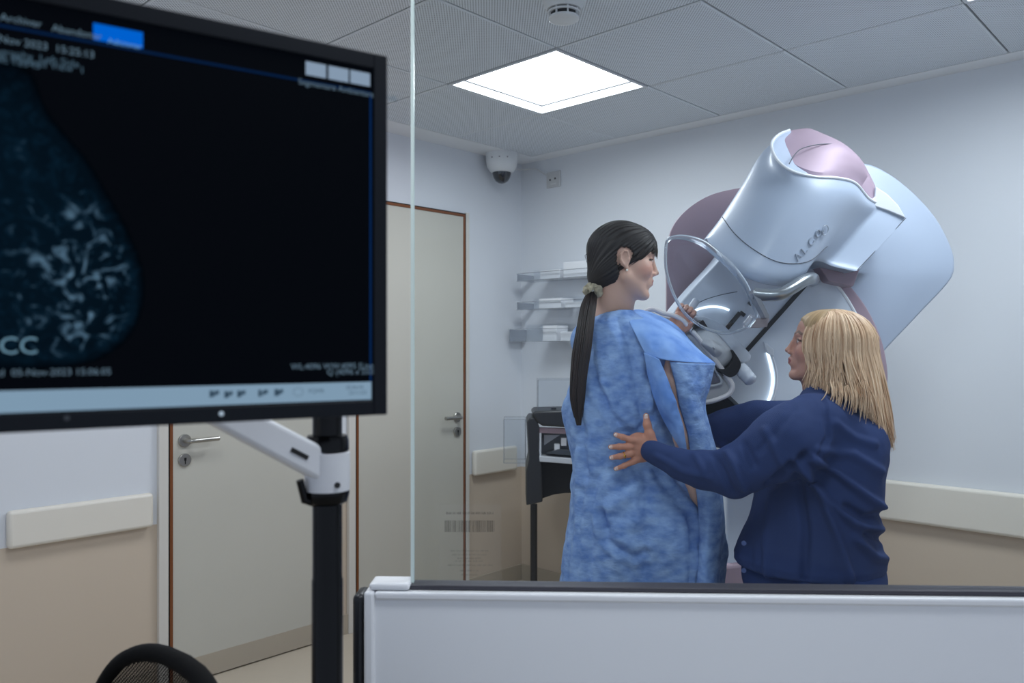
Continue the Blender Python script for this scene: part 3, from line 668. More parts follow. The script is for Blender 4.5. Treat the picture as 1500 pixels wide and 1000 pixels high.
# compression drive with dark collar and knob
v, f = pillow([(1003, 492), (1014, 481), (1030, 477), (1046, 482), (1060, 495), (1072, 508), (1078, 522), (1072, 533), (1060, 541), (1050, 541), (1036, 530), (1018, 512)], 2.44, 2.62, .035, .03, ctr=(1042, 510))
link('compression_drive', v, f, GREY, mach, smooth=180)
link('collar', *slab([(1073, 512), (1084, 528), (1085, 537), (1078, 549), (1068, 552), (1056, 545), (1050, 540), (1062, 540), (1071, 533), (1076, 522)], 2.43, 2.60, n=48), BLKP, mach, bevel=.004, smooth=50)
link('collar', *slab([(1012, 486), (1018, 476), (1030, 468), (1037, 479), (1028, 478), (1016, 482)], 2.43, 2.58, smooth=False), BLKP, mach, bevel=.002)
v, f = pillow([(1018, 466), (1030, 463), (1048, 469), (1062, 477), (1076, 492), (1098, 516), (1101, 522), (1098, 529), (1086, 532), (1066, 508), (1044, 486)], 2.48, 2.62, .010, .006, ctr=(1060, 496))
link('drive_bar', v, f, GW2, mach, smooth=60)
link('bar_stalk', *(lambda m: (np.array(m.v), m.f))(MB().tube([P(1012, 462, 2.52), P(1024, 474, 2.5)], .016, 14)), GW2, mach)
kn = MB(); a = P(1083, 538, 2.46); b = P(1100, 557, 2.42); d = unit(b-a)
kn.lathe(a, [(.012, 0), (.021, .004), (.022, .03), (.020, .034), (.021, .036), (.020, .058), (.015, .064), (.002, .066)], d, 24)
kn.build('knob', GW2, mach, smooth=60)
# breast support table (detector box)
tab = [(948, 456), (968, 462), (985, 466), (1000, 476), (1022, 503), (1045, 532), (1064, 558), (1069, 570), (1062, 581), (1040, 590), (1015, 594), (975, 560), (950, 510)]
v, f = slab(tab, 2.46, 2.66, n=80); link('support_table', v, f, mat('table_grey', (196, 198, 202), .35), mach, bevel=.008, bseg=4, smooth=60)
link('table_rim', *(lambda m: (np.array(m.v), m.f))(MB().tube(cr([P(930, 470, 2.44)]+[P(x+4, y-3, 2.44) for x, y in tab[:11]], 60), .0075, 10)), mat('rim_warm', (236, 234, 236), .35), mach)
link('table_rim', *(lambda m: (np.array(m.v), m.f))(MB().tube(cr([P(x, y, 2.45) for x, y in [(1040, 530), (1052, 548), (1057, 560), (1048, 564), (1030, 566)]], 30), .004, 8)), GREY, mach)
link('table_window', *slab([(1036, 540), (1046, 544), (1055, 560), (1036, 564)], 2.452, 2.47, smooth=False), mat('window_dark', (104, 104, 118), .3), mach, bevel=.001)
link('detector', *slab([(1020, 596), (1058, 574), (1066, 576), (1097, 607), (1090, 640), (1030, 660)], 2.5, 2.66, smooth=False), mat('detector_black', (30, 34, 38), .35), mach, bevel=.006)
link('detector_edge', *slab([(1060, 577), (1065, 575), (1097, 606), (1094, 609)], 2.494, 2.5, smooth=False), mat('detector_line', (90, 96, 102), .3), mach)
# grip bar held by the patient
link('grip_bar', *(lambda m: (np.array(m.v), m.f))(MB().tube([P(982, 492, 2.47), P(1002, 466, 2.48), P(1020, 440, 2.5)], .012, 12)), GW2, mach)
# ------------------------------------------------------------------ people
def frame_axes(f, pitch=0, roll=0):
    """head axes (columns forward, left, up) from a horizontal forward direction and a pitch (up positive)"""
    f = unit(f); l = unit(np.cross([0, 0, 1], f)); u = np.array([0, 0, 1.])
    f2 = f*math.cos(pitch)+u*math.sin(pitch); u2 = u*math.cos(pitch)-f*math.sin(pitch)
    l2 = l*math.cos(roll)+u2*math.sin(roll); u3 = u2*math.cos(roll)-l*math.sin(roll)
    return np.stack([f2, l2, u3], 1)
def add_head(Fd, c, M, s=1.0):
    L = lambda x, y, z: c + M@(np.array([x, y, z])*s)
    E = lambda p, r, k=.01, op='u': Fd.ell(L(*p), np.array(r)*s, M, k*s, op)
    C = lambda a, b, ra, rb, k=.01, op='u': Fd.cone(L(*a), L(*b), ra*s, rb*s, k*s, op)
    E((-.012, 0, .030), (.096, .074, .086)); E((.036, 0, .048), (.050, .058, .050), .02)
    E((.030, 0, -.028), (.056, .060, .082), .02)
    for q in (-1, 1):
        C((.0, q*.052, -.050), (.066, q*.016, -.098), .018, .013, .02)
        E((.052, q*.040, -.022), (.030, .022, .024), .02)
        C((.086, q*.012, .026), (.070, q*.044, .027), .007, .006, .012)
    C((.074, -.008, -.100), (.074, .008, -.100), .0135, .0135, .012)
    E((.074, 0, -.060), (.020, .026, .024), .012); E((.0765, 0, -.034), (.016, .021, .020), .012)
    for q in (-1, 1):
        Fd.ell(L(.093, q*.031, .007), np.array([.016, .015, .011])*s, M, .010*s, 's')
        E((.0735, q*.031, .006), (.0125, .0125, .0120), .002)
        C((.082, q*.021, .0135), (.076, q*.043, .0125), .0035, .003, .004)     # upper lid
        C((.083, q*.022, -.001), (.077, q*.041, -.001), .0028, .0025, .004)
    C((.088, 0, .018), (.101, 0, -.020), .0055, .0075, .010); E((.1035, 0, -.0265), (.0098, .0088, .0078), .006)
    for q in (-1, 1): E((.096, q*.0115, -.032), (.0085, .0062, .0062), .005); Fd.ell(L(.101, q*.0065, -.0395), np.array([.004, .0025, .003])*s, M, .002*s, 's')
    C((.088, -.013, -.0535), (.0935, 0, -.0520), .0038, .0043, .005); C((.088, .013, -.0535), (.0935, 0, -.0520), .0038, .0043, .005)
    C((.087, -.011, -.0635), (.0912, 0, -.0632), .0042, .0047, .005); C((.087, .011, -.0635), (.0912, 0, -.0632), .0042, .0047, .005)
    C((.089, -.018, -.0578), (.1005, 0, -.0578), .0004, .0004, .0015, 's'); C((.089, .018, -.0578), (.1005, 0, -.0578), .0004, .0004, .0015, 's')
    E((.093, 0, -.079), (.007, .016, .005), .006, 's')
    for q in (-1, 1):     # ears
        e = lambda x, y, z: (-.010+(x+.010)*.84, q*(y-.001), -.002+(z+.002)*.84)
        E(e(-.012, .074, .002), (.0175, .008, .026), .006); C(e(-.006, .072, -.024), e(-.002, .071, -.030), .0075, .006, .004)
        pts = [(-.002, .079, .012), (-.008, .083, .027), (-.020, .084, .028), (-.029, .084, .014), (-.027, .082, -.006), (-.016, .079, -.020), (-.006, .076, -.029)]
        Fd.chain([L(*e(*p)) for p in pts], [.0035*s]*7, .002*s)
        Fd.ell(L(-.012, q*.085, .002), np.array([.009, .0075, .016])*s, M, .004*s, 's')
        E(e(.0015, .078, -.002), (.004, .004, .006), .002)
    return L
def face_cols(v, c, M, s, skin, lip, brow, blush=.0, eyedown=True):
    p = ((v-c)@M)/s; col = np.tile(np.array(lin(skin)), (len(v), 1)); x, y, z = p[:, 0], np.abs(p[:, 1]), p[:, 2]
    def mixc(m, cc): 
        m = np.clip(m, 0, 1)[:, None]; col[:] = col*(1-m)+np.array(lin(cc))*m
    if blush: mixc(blush*np.exp(-(((x-.058)/.028)**2+((z+.025)/.02)**2)), (205, 120, 105))
    mixc((x > .083)*np.clip(1-(np.abs(z+.0582)-.0068)/.0015, 0, 1)*(y < .017-.6*np.abs(z+.0585))*.9, lip)
    d = seg_dist2d(y, z, [(.011, .028), (.028, .036), (.047, .029)]); mixc((x > .05)*np.clip((.0052-d)/.002, 0, 1)*.85, brow)
    d = seg_dist2d(y, z, [(.018, .007), (.024, .0115), (.032, .013), (.040, .0105), (.047, .006)]); mixc((x > .055)*np.clip((.0030-d)/.001, 0, 1), (28, 20, 18))
    e = ((y-.031)/.0115)**2 + ((z-.0050)/.0040)**2; mixc((x > .06)*np.clip((1-e)*4, 0, 1), (215, 208, 204))
    e = ((y-.032)/.0056)**2 + ((z-.0035)/.0060)**2; mixc((x > .06)*np.clip((1-e)*3, 0, 1), (40, 26, 20))
    e = ((y-.031)/.019)**2 + ((z-.010)/.012)**2; mixc((x > .06)*np.clip(1-e, 0, 1)*.35, (120, 80, 70))
    return col
def hand(Fd, wrist, palm_c, palm_r, M, fingers, thumb, k=.004):
    Fd.ell(palm_c, palm_r, M, .012)
    Fd.cone(wrist, palm_c, .024, .018, .014)
    for pts, r in fingers+[thumb]: Fd.chain(pts, r, k)
SKINP = vc_mat('skin_patient', .5, .12, .08); SKINN = vc_mat('skin_nurse', .5, .12, .1)

# ---- the patient
YP = 2.35
pat = root('person', (P(935, 860, YP)[0], YP, 0), 'standing dark-haired patient in a blue paper gown seen from behind, long ponytail', 'person')
hc = P(914, 383, 2.33); M = frame_axes((.997, .06, 0), math.radians(-5)); s = .92
F1 = Field(hc-[.16, .16, .235], hc+[.16, .16, .14], .0021)
def pat_body(Fd):
    L = lambda x, y, z: hc + M@(np.array([x, y, z])*s)
    nb = P(896, 480, 2.38)
    Fd.cone(L(-.026, 0, -.040), nb, .046, .050, .02); Fd.cone(nb, nb-[0, 0, .05], .050, .060, .03)
    Fd.cone(P(874, 500, 2.44), P(915, 498, 2.37), .045, .045, .04)
    Fd.cone(L(.015, 0, -.07), nb+[.012, 0, .01], .032, .036, .03)
pat_body(F1); L = add_head(F1, hc, M, s)
F1.cut(lambda g: np.where(g[..., 2] < hc[2]-.225, -1., 1.)*1.0, .001)
v, f = F1.mesh(); v = smooth_mesh(v, f, 1, .35); colh = face_cols(v, hc, M, s, (214, 174, 156), (186, 112, 108), (44, 32, 28), .35)
# torso, arms, legs
F2 = Field(P(810, 420, 2.6)*[1, 0, 0]+[0, 1.98, 0], [.72, 2.75, 1.50], .008)
pat_body(F2)
F2.cut(lambda g: hc[2]-.215-g[..., 2], .001)
sh_r = P(985, 520, 2.30); sh_l = P(868, 500, 2.50)
F2.ell(P(925, 590, 2.37), np.array([.135, .10, .24]), None, .04); F2.ell(P(930, 740, 2.37), np.array([.155, .12, .17]), None, .05)
F2.cone(sh_l, sh_r, .05, .042, .04)
F2.chain([sh_r, P(992, 560, 2.225), P(1003, 640, 2.225), P(1015, 700, 2.25), P(1022, 742, 2.25)], [.042, .036, .030, .026, .020], .015)
F2.chain([sh_l, P(930, 520, 2.60), P(985, 490, 2.52)], [.05, .04, .028], .02)
for q in (-1, 1):
    hx = P(935, 800, YP)[0]+q*.085
    F2.chain([[hx, YP+.01, .80], [hx, YP, .48], [hx-q*.005, YP+.02, .28], [hx-q*.01, YP+.03, .09]], [.088, .055, .052, .036], .03)
    F2.chain([[hx-q*.01, YP+.03, .05], [hx+.05, YP+.12, .032]], [.036, .026], .02)
v2, f2 = F2.mesh(); col2 = np.tile(lin((214, 174, 156)), (len(v2), 1))
# right hand hanging, left hand on the grip
def curl_hand(c, ex, ey, ez, size, tipcol):
    c = np.asarray(c, float); Mh = np.stack([unit(ex), unit(ey), unit(ez)], 1); A = lambda x, y, z: c+Mh@(np.array([x, y, z])*size)
    Fd = Field(c-.13*size*1.0-.01, c+.13*size+.01, .0022); fs = []
    for i, (y, l) in enumerate(((-.030, .9), (-.010, 1.), (.010, .95), (.030, .78))):
        fs.append(([A(.035, y, 0), A(.035+.032*l, y*1.05, -.008), A(.035+.044*l, y*1.0, -.030*l), A(.035+.030*l, y*.95, -.050*l)], [.0105*size, .0095*size, .0085*size, .0075*size]))
    th = ([A(-.02, -.034, -.006), A(.006, -.046, -.016), A(.030, -.044, -.034)], [.014*size, .011*size, .009*size])
    hand(Fd, A(-.062, 0, 0), A(0, 0, 0), np.array([.048, .042, .016])*size, Mh, fs, th)
    v_, f_ = Fd.mesh(); return v_, f_, np.tile(lin(tipcol), (len(v_), 1))
hv1, hf1, hc1 = curl_hand(P(1022, 766, 2.262), (.05, .1, -1), (.3, -.9, 0), (1, .3, .1), .85, (190, 146, 128))
hv2, hf2, hc2 = curl_hand(P(995, 472, 2.455), (.55, .1, .8), (-.8, .15, .55), (.3, 1, .1), .72, (214, 160, 138))
vb, fb = merge((v, f), (v2, f2), (hv1, hf1), (hv2, hf2)); cb = np.vstack([colh, col2, hc1, hc2])
link('body', vb, fb, SKINP, pat, smooth=180, attrs={'col': ('FLOAT_COLOR', cb)})
MB().lathe(L(-.003, -.076, -.034), [(.0032, -.002), (.0032, .002), (.001, .003)], -M[:, 1], 12).build('earring', mat('pearl', (240, 236, 226), .2), pat)
# hair cap
def hair_mat(name, c1, c2, rough=.38, scale=(1, 1, 1), aniso=0, spec=.5):
    m = bpy.data.materials.new(name); m.use_nodes = True; nt = m.node_tree; b = nt.nodes['Principled BSDF']; b.inputs['Roughness'].default_value = rough
    b.inputs['Specular IOR Level'].default_value = spec
    a = nt.nodes.new('ShaderNodeAttribute'); a.attribute_name = 'flow'; mp = nt.nodes.new('ShaderNodeMapping'); mp.inputs['Scale'].default_value = scale; nt.links.new(a.outputs['Vector'], mp.inputs[0])
    n = nt.nodes.new('ShaderNodeTexNoise'); n.inputs['Scale'].default_value = 1; n.inputs['Detail'].default_value = 6; nt.links.new(mp.outputs[0], n.inputs['Vector'])
    r = nt.nodes.new('ShaderNodeValToRGB'); r.color_ramp.elements[0].color = lin(c1); r.color_ramp.elements[1].color = lin(c2); r.color_ramp.elements[0].position = .3; r.color_ramp.elements[1].position = .7
    nt.links.new(n.outputs['Fac'], r.inputs[0]); nt.links.new(r.outputs[0], b.inputs['Base Color'])
    bp = nt.nodes.new('ShaderNodeBump'); bp.inputs['Strength'].default_value = .5; bp.inputs['Distance'].default_value = .002; nt.links.new(n.outputs['Fac'], bp.inputs['Height']); nt.links.new(bp.outputs[0], b.inputs['Normal'])
    MC[name] = m; return m
HAIRP = hair_mat('hair_dark', (14, 10, 9), (36, 27, 24), .45, (90, 2.5, 1))
F3 = Field(hc-[.17, .17, .16], hc+[.17, .17, .15], .0024)
E3 = lambda p, r, k=.02: F3.ell(L(*p), np.array(r)*s, M, k)
E3((-.014, 0, .036), (.106, .084, .090)); E3((.034, 0, .050), (.062, .062, .055)); E3((-.050, 0, -.020), (.062, .070, .070)); E3((-.078, 0, -.060), (.030, .030, .030))
fpoly = [(.17, .040), (.118, .036), (.106, .040), (.092, .048), (.074, .034), (.050, .010), (.028, -.004), (.014, -.010), (.010, .022), (-.004, .034), (-.026, .034), (-.038, .018), (-.036, -.010), (-.024, -.030), (-.014, -.070), (-.020, -.088), (-.060, -.094), (-.100, -.100), (-.12, -.2), (.17, -.2)]
def hcut(g):
    q = ((g-hc)@M)/s; d = poly_sd(q[..., 0], q[..., 2], fpoly)
    return d*s
F3.cut(hcut, .005)
v, f = F3.mesh(); v = smooth_mesh(v, f, 2)
q = ((v-hc)@M)/s; kn = np.array([-.098, 0, -.072]); d = q-kn; axn = unit([.75, 0, .66]); t_ = d@axn; pr = d-t_[:, None]*axn
ang = np.arctan2(pr[:, 1], pr@np.cross([0, 1., 0], axn)); ang = np.abs(ang)
n = vnormals(v, f); v = v+n*(.0016*np.sin(ang*46+3*np.sin(ang*7)))[:, None]*np.clip(np.linalg.norm(d, axis=1)/.12, 0, 1)[:, None]
hairo = link('hair', v, f, HAIRP, pat, smooth=180, attrs={'flow': ('FLOAT_VECTOR', np.stack([ang, np.linalg.norm(d, axis=1)*10, 0*ang], 1))})
def strands(name, paths, m, parent, r=.0025, nseg=14, sides=4, taper=.25, flat=None):
    mb_v, mb_f, fl, b = [], [], [], 0
    for si, pth in enumerate(paths):
        c = cr(pth, nseg); tg = np.gradient(c, axis=0); tg /= np.linalg.norm(tg, axis=1, keepdims=True)+1e-9
        ref = np.array([.3, 1, .2]); nx = np.cross(tg, ref); nx /= np.linalg.norm(nx, axis=1, keepdims=True)+1e-9; ny = np.cross(tg, nx)
        rr_ = (r if np.isscalar(r) else r[si])*np.interp(np.linspace(0, 1, nseg), [0, .12, .65, 1], [.7, 1, .9, taper])
        w = flat or 1
        for k in range(sides):
            a = 2*math.pi*k/sides+.4; mb_v.append(c+(nx*math.cos(a)*w+ny*math.sin(a))*rr_[:, None]); fl.append(np.stack([np.full(nseg, si*1.37+k*.08), np.linspace(0, 3, nseg), np.zeros(nseg)], 1))
        for k in range(sides):
            k2 = (k+1) % sides; i = np.arange(nseg-1); mb_f.append(np.stack([b+k*nseg+i, b+k2*nseg+i, b+k2*nseg+i+1, b+k*nseg+i+1], 1))
        b += nseg*sides
    return link(name, np.vstack(mb_v), np.vstack(mb_f), m, parent, smooth=180, attrs={'flow': ('FLOAT_VECTOR', np.vstack(fl))})
# fine strands lying on the cap, running back to the knot
HS = hair_mat('hair_dark_strand', (15, 10, 9), (52, 36, 30), .45, (.7, 1, 1))
paths = []
knw = L(-.098, 0, -.070)
for i in range(170):
    a = rng.uniform(-2.6, 2.6); w_ = rng.uniform(.15, 1)
    dirl = np.array([math.cos(a), math.sin(a)*.8, 0])
    st = np.array([.06*w_+.035*math.cos(a)*w_, .07*math.sin(a)*w_, .10]); pts = []
    for t in np.linspace(0, .93, 7):
        p = np.array([st[0]*(1-t)+kn[0]*t, st[1]*(1-t), (.055+.02*math.cos(a))*(1-t)+kn[2]*t]); c0 = np.array([-.014, 0, .03]); r0 = p-c0; 
        r0 = r0/np.linalg.norm(r0/np.array([.1075, .0855, .0915])) if np.linalg.norm(r0) > 1e-4 else r0
        pts.append(c0+r0)
    if all(poly_sd(np.array([p[0]]), np.array([p[2]]), fpoly)[0] > .002 for p in pts[:-1]): paths.append([L(*p) for p in pts])
if paths: strands('hair_strands', paths, HS, hairo, .0012, 12, 4)
# fringe strands falling over the forehead
paths = []
for i in range(44):
    u_ = rng.random(); y0 = -.012-.040*u_; x1 = .099-.030*u_**1.5; z1 = .012+.012*rng.random()+.008*u_
    paths.append([L(.050, -.004-.3*abs(y0), .098), L(.082-.010*u_, y0*.75, .076), L(.099-.020*u_, y0*1.05, .050), L(x1+.002, y0*1.15, z1)])
strands('fringe', paths, HS, hairo, .0013, 12, 4, .2)
# ponytail
tailc = [P(868, 428, 2.32), P(862, 450, 2.285), P(856, 490, 2.255), P(849, 540, 2.245), P(846, 585, 2.245), P(849, 634, 2.25)]
tc_ = cr(tailc, 10); tw = np.interp(np.linspace(0, 1, 10), [0, .1, .45, .8, 1], [.014, .020, .025, .020, .003])
paths = []; 
for i in range(260):
    a = rng.uniform(0, 6.28); w_ = math.sqrt(rng.uniform(0, 1)); sw = rng.uniform(-.3, .3); tl = rng.uniform(.86, 1.0)
    pts = [tc_[k]+np.array([math.cos(a+sw*k*.12)*tw[k]*w_, math.sin(a+sw*k*.12)*tw[k]*.6*w_, 0]) for k in range(10)]
    pts = cr(pts, 20)[:int(20*tl)]; paths.append(pts)
strands('ponytail', paths, HS, hairo, .0026, 16, 5, .3)
# scrunchie
sc_ = MB(); cc = P(868, 426, 2.31); ax_ = unit(tailc[1]-tailc[0]); e1 = unit(np.cross(ax_, [0, 1, 0])); e2 = np.cross(ax_, e1)
ringp = [cc+(e1*math.cos(a)+e2*math.sin(a))*(.018+.002*math.sin(9*a))+ax_*.0045*math.sin(7*a) for a in np.linspace(0, 2*math.pi, 72, endpoint=False)]
sc_.tube(ringp, [.0085+.0028*math.sin(k*1.7)+.0018*math.sin(k*.9) for k in range(72)], 8, closed=True)
sc_.build('scrunchie', mat('scrunchie_cream', (186, 176, 152), .85, bump=.5, bscale=200, noise=.15, nscale=60), pat)
# gown
GOWN = mat('gown_nonwoven', (148, 178, 222), .82, nscale=24, c2=(100, 134, 194), bump=.55, bscale=80, spec=.2, stretch=(1, 1, 1.8))
GOWN2 = mat('gown_nonwoven_light', (146, 182, 236), .8, nscale=13, c2=(104, 146, 216), bump=.25, bscale=60, spec=.2)
lv = [(455, 884, 926, .050, 2.35), (462, 872, 936, .062, 2.355), (470, 862, 958, .082, 2.36), (482, 856, 980, .100, 2.36), (500, 852, 992, .115, 2.36), (540, 844, 1002, .128, 2.36), (575, 832, 996, .125, 2.355),
      (600, 825, 990, .120, 2.35), (640, 831, 992, .118, 2.35), (680, 838, 1010, .125, 2.35), (720, 836, 1030, .135, 2.355), (760, 832, 1048, .142, 2.36), (800, 827, 1058, .150, 2.36), (860, 820, 1055, .160, 2.365), (960, 808, 1062, .175, 2.37), (1040, 800, 1066, .18, 2.37)]
lvv = np.array([[P(0, a, YP)[2], (P(b, a, YP)[0]+P(c, a, YP)[0])/2, (P(c, a, YP)[0]-P(b, a, YP)[0])/2, d, e] for a, b, c, d, e in lv])
lr = cr(lvv, 190); NA = 220; th = np.linspace(0, 2*math.pi, NA, endpoint=False)
TH, I_ = np.meshgrid(th, np.arange(len(lr))); Z = lr[I_, 0]; CX = lr[I_, 1]; RX = lr[I_, 2]; RY = lr[I_, 3]; CY = lr[I_, 4]
cs, sn = np.cos(TH), np.sin(TH); sq = (np.abs(cs)**2.5+np.abs(sn)**2.5)**(-1/2.5)
X = CX+RX*cs*sq; Y = CY+RY*sn*sq
g = np.stack([X, Y, Z], -1).reshape(-1, 3); x, y, z = g.T; px_ = x/YP*F+750; py_ = HY-(z-H)/YP*F
low = np.clip((py_-560)/250, 0, 1)
disp = .012*low*vnoise(np.stack([x*13+z*2.5, y*13, z*2.2], 1), 3) + .006*vnoise(np.stack([x*26-z*16, y*20, z*9], 1), 5)*np.clip((py_-480)/60, 0, 1) + .0024*vnoise(np.stack([x*50+z*26, y*40, z*34], 1), 9) + .0016*vnoise(g*110, 12)
fr_ = (y < YP).astype(float)
def crease(pts, w, amp, both=True):
    global disp
    q = [tuple(P(a, b, 2.24)[[0, 2]]) for a, b in pts]; s_ = x*2.24/np.maximum(y, 1)/1.0
    xx = x/np.maximum(y, .1)*2.24; zz = H+(z-H)/np.maximum(y, .1)*2.24
    d = seg_dist2d(xx, zz, q); disp = disp + fr_*amp*(np.exp(-(d/w)**2) - (.5*np.exp(-((d-2.2*w)/w)**2) if both else 0))
crease([(862, 490), (872, 560), (905, 620)], .010, -.007); crease([(905, 470), (925, 520), (935, 580), (945, 620)], .011, -.008)
crease([(885, 560), (900, 600), (930, 628)], .008, .006); crease([(925, 480), (960, 545), (950, 600)], .009, .007)
crease([(838, 560), (852, 620), (860, 700)], .009, -.006); crease([(905, 632), (935, 628), (950, 622)], .006, -.006)
crease([(848, 660), (846, 760), (838, 860)], .007, .006); crease([(872, 700), (868, 780), (860, 860)], .009, -.006)
crease([(885, 750), (893, 790), (930, 812), (945, 808)], .010, -.012); crease([(895, 770), (915, 800)], .012, -.006)
crease([(900, 740), (930, 720), (935, 760)], .016, .009); crease([(975, 700), (1010, 745), (1018, 790)], .010, .008)
crease([(905, 820), (925, 860)], .010, .006); crease([(1000, 760), (1005, 860)], .007, -.006); crease([(950, 690), (965, 720), (1000, 735)], .008, .005)
crease([(1022, 740), (1040, 800), (1036, 860)], .008, -.007)
bump = lambda a, b, ra, rb, am: fr_*am*np.exp(-((px_-a)/ra)**2-((py_-b)/rb)**2)
disp = disp + bump(915, 760, 34, 40, .022) + bump(985, 775, 34, 50, .024) - bump(925, 640, 40, 26, .006)
# overlapping back panel: its free edge steps proud of the layer below
edge = 938+2*np.sin(py_/14); disp = disp + fr_*.006*(1/(1+np.exp(-(px_-edge)/1.2)))*np.clip((py_-672)/14, 0, 1)
cxy = np.stack([CX.ravel(), CY.ravel()], 1); nrm = np.stack([x-cxy[:, 0], y-cxy[:, 1]], 1); nrm /= np.linalg.norm(nrm, axis=1, keepdims=True)
x2 = x+nrm[:, 0]*disp; y2 = y+nrm[:, 1]*disp
# slanted neckline
nk = np.clip((475-py_)/20, 0, 1); z2 = z - .008*nk*np.clip((905-px_)/20, 0, 1)
v = np.stack([x2, y2, z2], 1); m_, n_ = len(lr), NA
ii, jj = np.meshgrid(np.arange(m_-1), np.arange(n_), indexing='ij'); f = np.stack([ii*n_+jj, (ii+1)*n_+jj, (ii+1)*n_+(jj+1) % n_, ii*n_+(jj+1) % n_], -1).reshape(-1, 4)
gown = link('gown', v, f, GOWN, pat, smooth=180)
so = gown.modifiers.new('solid', 'SOLIDIFY'); so.thickness = .0015; so.offset = 1
def dn(amp, sc, seed, stretch=(1, 1, 1)):
    def fn(S):
        sh = S.shape; p = S.reshape(-1, 3); o = vnoise(p*sc*np.array(stretch), seed)*amp + vnoise(p*sc*2.6, seed+1)*amp*.4
        p = p + np.stack([0*o, o, 0*o], 1); return p.reshape(sh)
    return fn
v, f = patch([[(920, 455, 2.36), (940, 454, 2.37), (965, 462, 2.39), (985, 473, 2.41), (1002, 487, 2.44)],
              [(921, 470, 2.275), (946, 474, 2.265), (970, 482, 2.265), (996, 494, 2.29), (1016, 505, 2.36)],
              [(932, 492, 2.228), (954, 498, 2.205), (980, 504, 2.20), (1008, 513, 2.23), (1032, 520, 2.30)],
              [(946, 520, 2.205), (964, 525, 2.178), (988, 529, 2.170), (1016, 531, 2.185), (1048, 532, 2.25)]], 60, 50, dn(.009, 17, 21, (1, 1, .7)))
link('cape_sleeve', v, f, GOWN2, pat, smooth=180, label='lighter blue shoulder cape of the gown')
v, f = patch([[(943, 516, 2.205), (955, 521, 2.180), (966, 526, 2.172)], [(950, 552, 2.21), (965, 556, 2.172), (980, 560, 2.170)], [(960, 588, 2.212), (976, 592, 2.17), (992, 594, 2.170)], [(976, 622, 2.212), (990, 624, 2.176), (1001, 626, 2.172)], [(1003, 668, 2.19), (1005, 669, 2.185), (1008, 670, 2.185)]], 24, 60, dn(.005, 30, 31))
link('sleeve_flap', v, f, GOWN2, pat, smooth=180)
v, f = patch([[(981, 529, 2.178), (1000, 531, 2.170), (1024, 532, 2.19), (1047, 532, 2.25)], [(989, 560, 2.182), (1006, 562, 2.16), (1026, 564, 2.19), (1040, 566, 2.26)], [(995, 592, 2.185), (1012, 594, 2.165), (1024, 594, 2.2), (1033, 594, 2.27)], [(1006, 630, 2.188), (1018, 632, 2.17), (1032, 634, 2.20), (1043, 636, 2.27)],
              [(1012, 668, 2.19), (1028, 668, 2.175), (1042, 668, 2.20), (1052, 668, 2.27)], [(1018, 700, 2.20), (1034, 702, 2.18), (1048, 704, 2.21), (1056, 706, 2.28)], [(1024, 760, 2.21), (1038, 765, 2.18), (1054, 770, 2.21), (1062, 775, 2.29)], [(1020, 860, 2.20), (1034, 862, 2.17), (1048, 864, 2.2), (1056, 866, 2.28)], [(1018, 960, 2.20), (1034, 962, 2.17), (1048, 964, 2.2), (1058, 966, 2.28)]], 34, 130, dn(.008, 20, 41, (1.3, 1, .5)))
link('sleeve_flap', v, f, GOWN, pat, smooth=180)
F11 = Field([.10, 2.36, 1.28], [.62, 2.80, 1.52], .007); F11.chain([sh_l, P(930, 522, 2.60), P(962, 505, 2.56)], [.066, .056, .052], .03); vv, ff = F11.mesh(); vv = vv+vnormals(vv, ff)*(.004*vnoise(vv*22, 61))[:, None]; link('sleeve', vv, ff, GOWN, pat, smooth=180)

# ---- the nurse
YN = 2.15
nur = root('person', (P(1195, 860, YN)[0], YN, 0), 'blonde nurse in navy jacket facing left, hand on patient back', 'person')
hn = P(1207, 509, YN); Mn = frame_axes((-.965, .26, 0), math.radians(10)); sn_ = .85
F4 = Field(hn-[.17, .17, .20], hn+[.17, .17, .15], .0022)
Ln = lambda x, y, z: hn + Mn@(np.array([x, y, z])*sn_)
def nur_neck(Fd):
    nb = P(1218, 592, 2.16); Fd.cone(Ln(-.02, 0, -.05), nb, .050, .056, .02); Fd.cone(Ln(.02, 0, -.085), nb, .034, .05, .03); Fd.cone(nb, nb-[0, 0, .06], .060, .09, .04)
nur_neck(F4); add_head(F4, hn, Mn, sn_)
v, f = F4.mesh(); v = smooth_mesh(v, f, 1, .35); ch = face_cols(v, hn, Mn, sn_, (186, 138, 120), (140, 66, 66), (84, 60, 44), .3)
F5 = Field([P(1020, 800, 2.15)[0], 1.80, .0], [P(1320, 800, 2.15)[0], 2.62, 1.28], .009)
nur_neck(F5); F5.cut(lambda g: hn[2]-.185-g[..., 2], .001)
shn = P(1196, 618, 2.03); shf = P(1172, 624, 2.30)
F5.ell(P(1210, 680, YN), np.array([.105, .15, .15]), None, .05); F5.ell(P(1192, 800, YN), np.array([.15, .16, .20]), None, .06)
wr = P(957, 661, 2.155); el = P(1078, 692, 2.03)
F5.chain([shn, el], [.055, .042], .03); F5.chain([shf, P(1085, 632, 2.42), P(1035, 628, 2.46)], [.055, .042, .028], .03)
for q in (-1, 1):
    hx = P(1192, 860, YN)[0]
    F5.chain([[hx, YN+q*.09, .74], [hx-.03, YN+q*.09, .42], [hx, YN+q*.09, .26], [hx+.02, YN+q*.09, .09]], [.10, .062, .055, .036], .03)
    F5.chain([[hx+.03, YN+q*.09, .05], [hx-.10, YN+q*.095, .03]], [.036, .026], .02)
v5, f5 = F5.mesh(); c5 = np.tile(lin((186, 138, 120)), (len(v5), 1))
F5b = Field(P(940, 760, 2.2)*[1, 0, 1]+[0, 1.90, 0], P(1110, 610, 2.1)*[1, 0, 1]+[.02, 2.28, 0], .006)
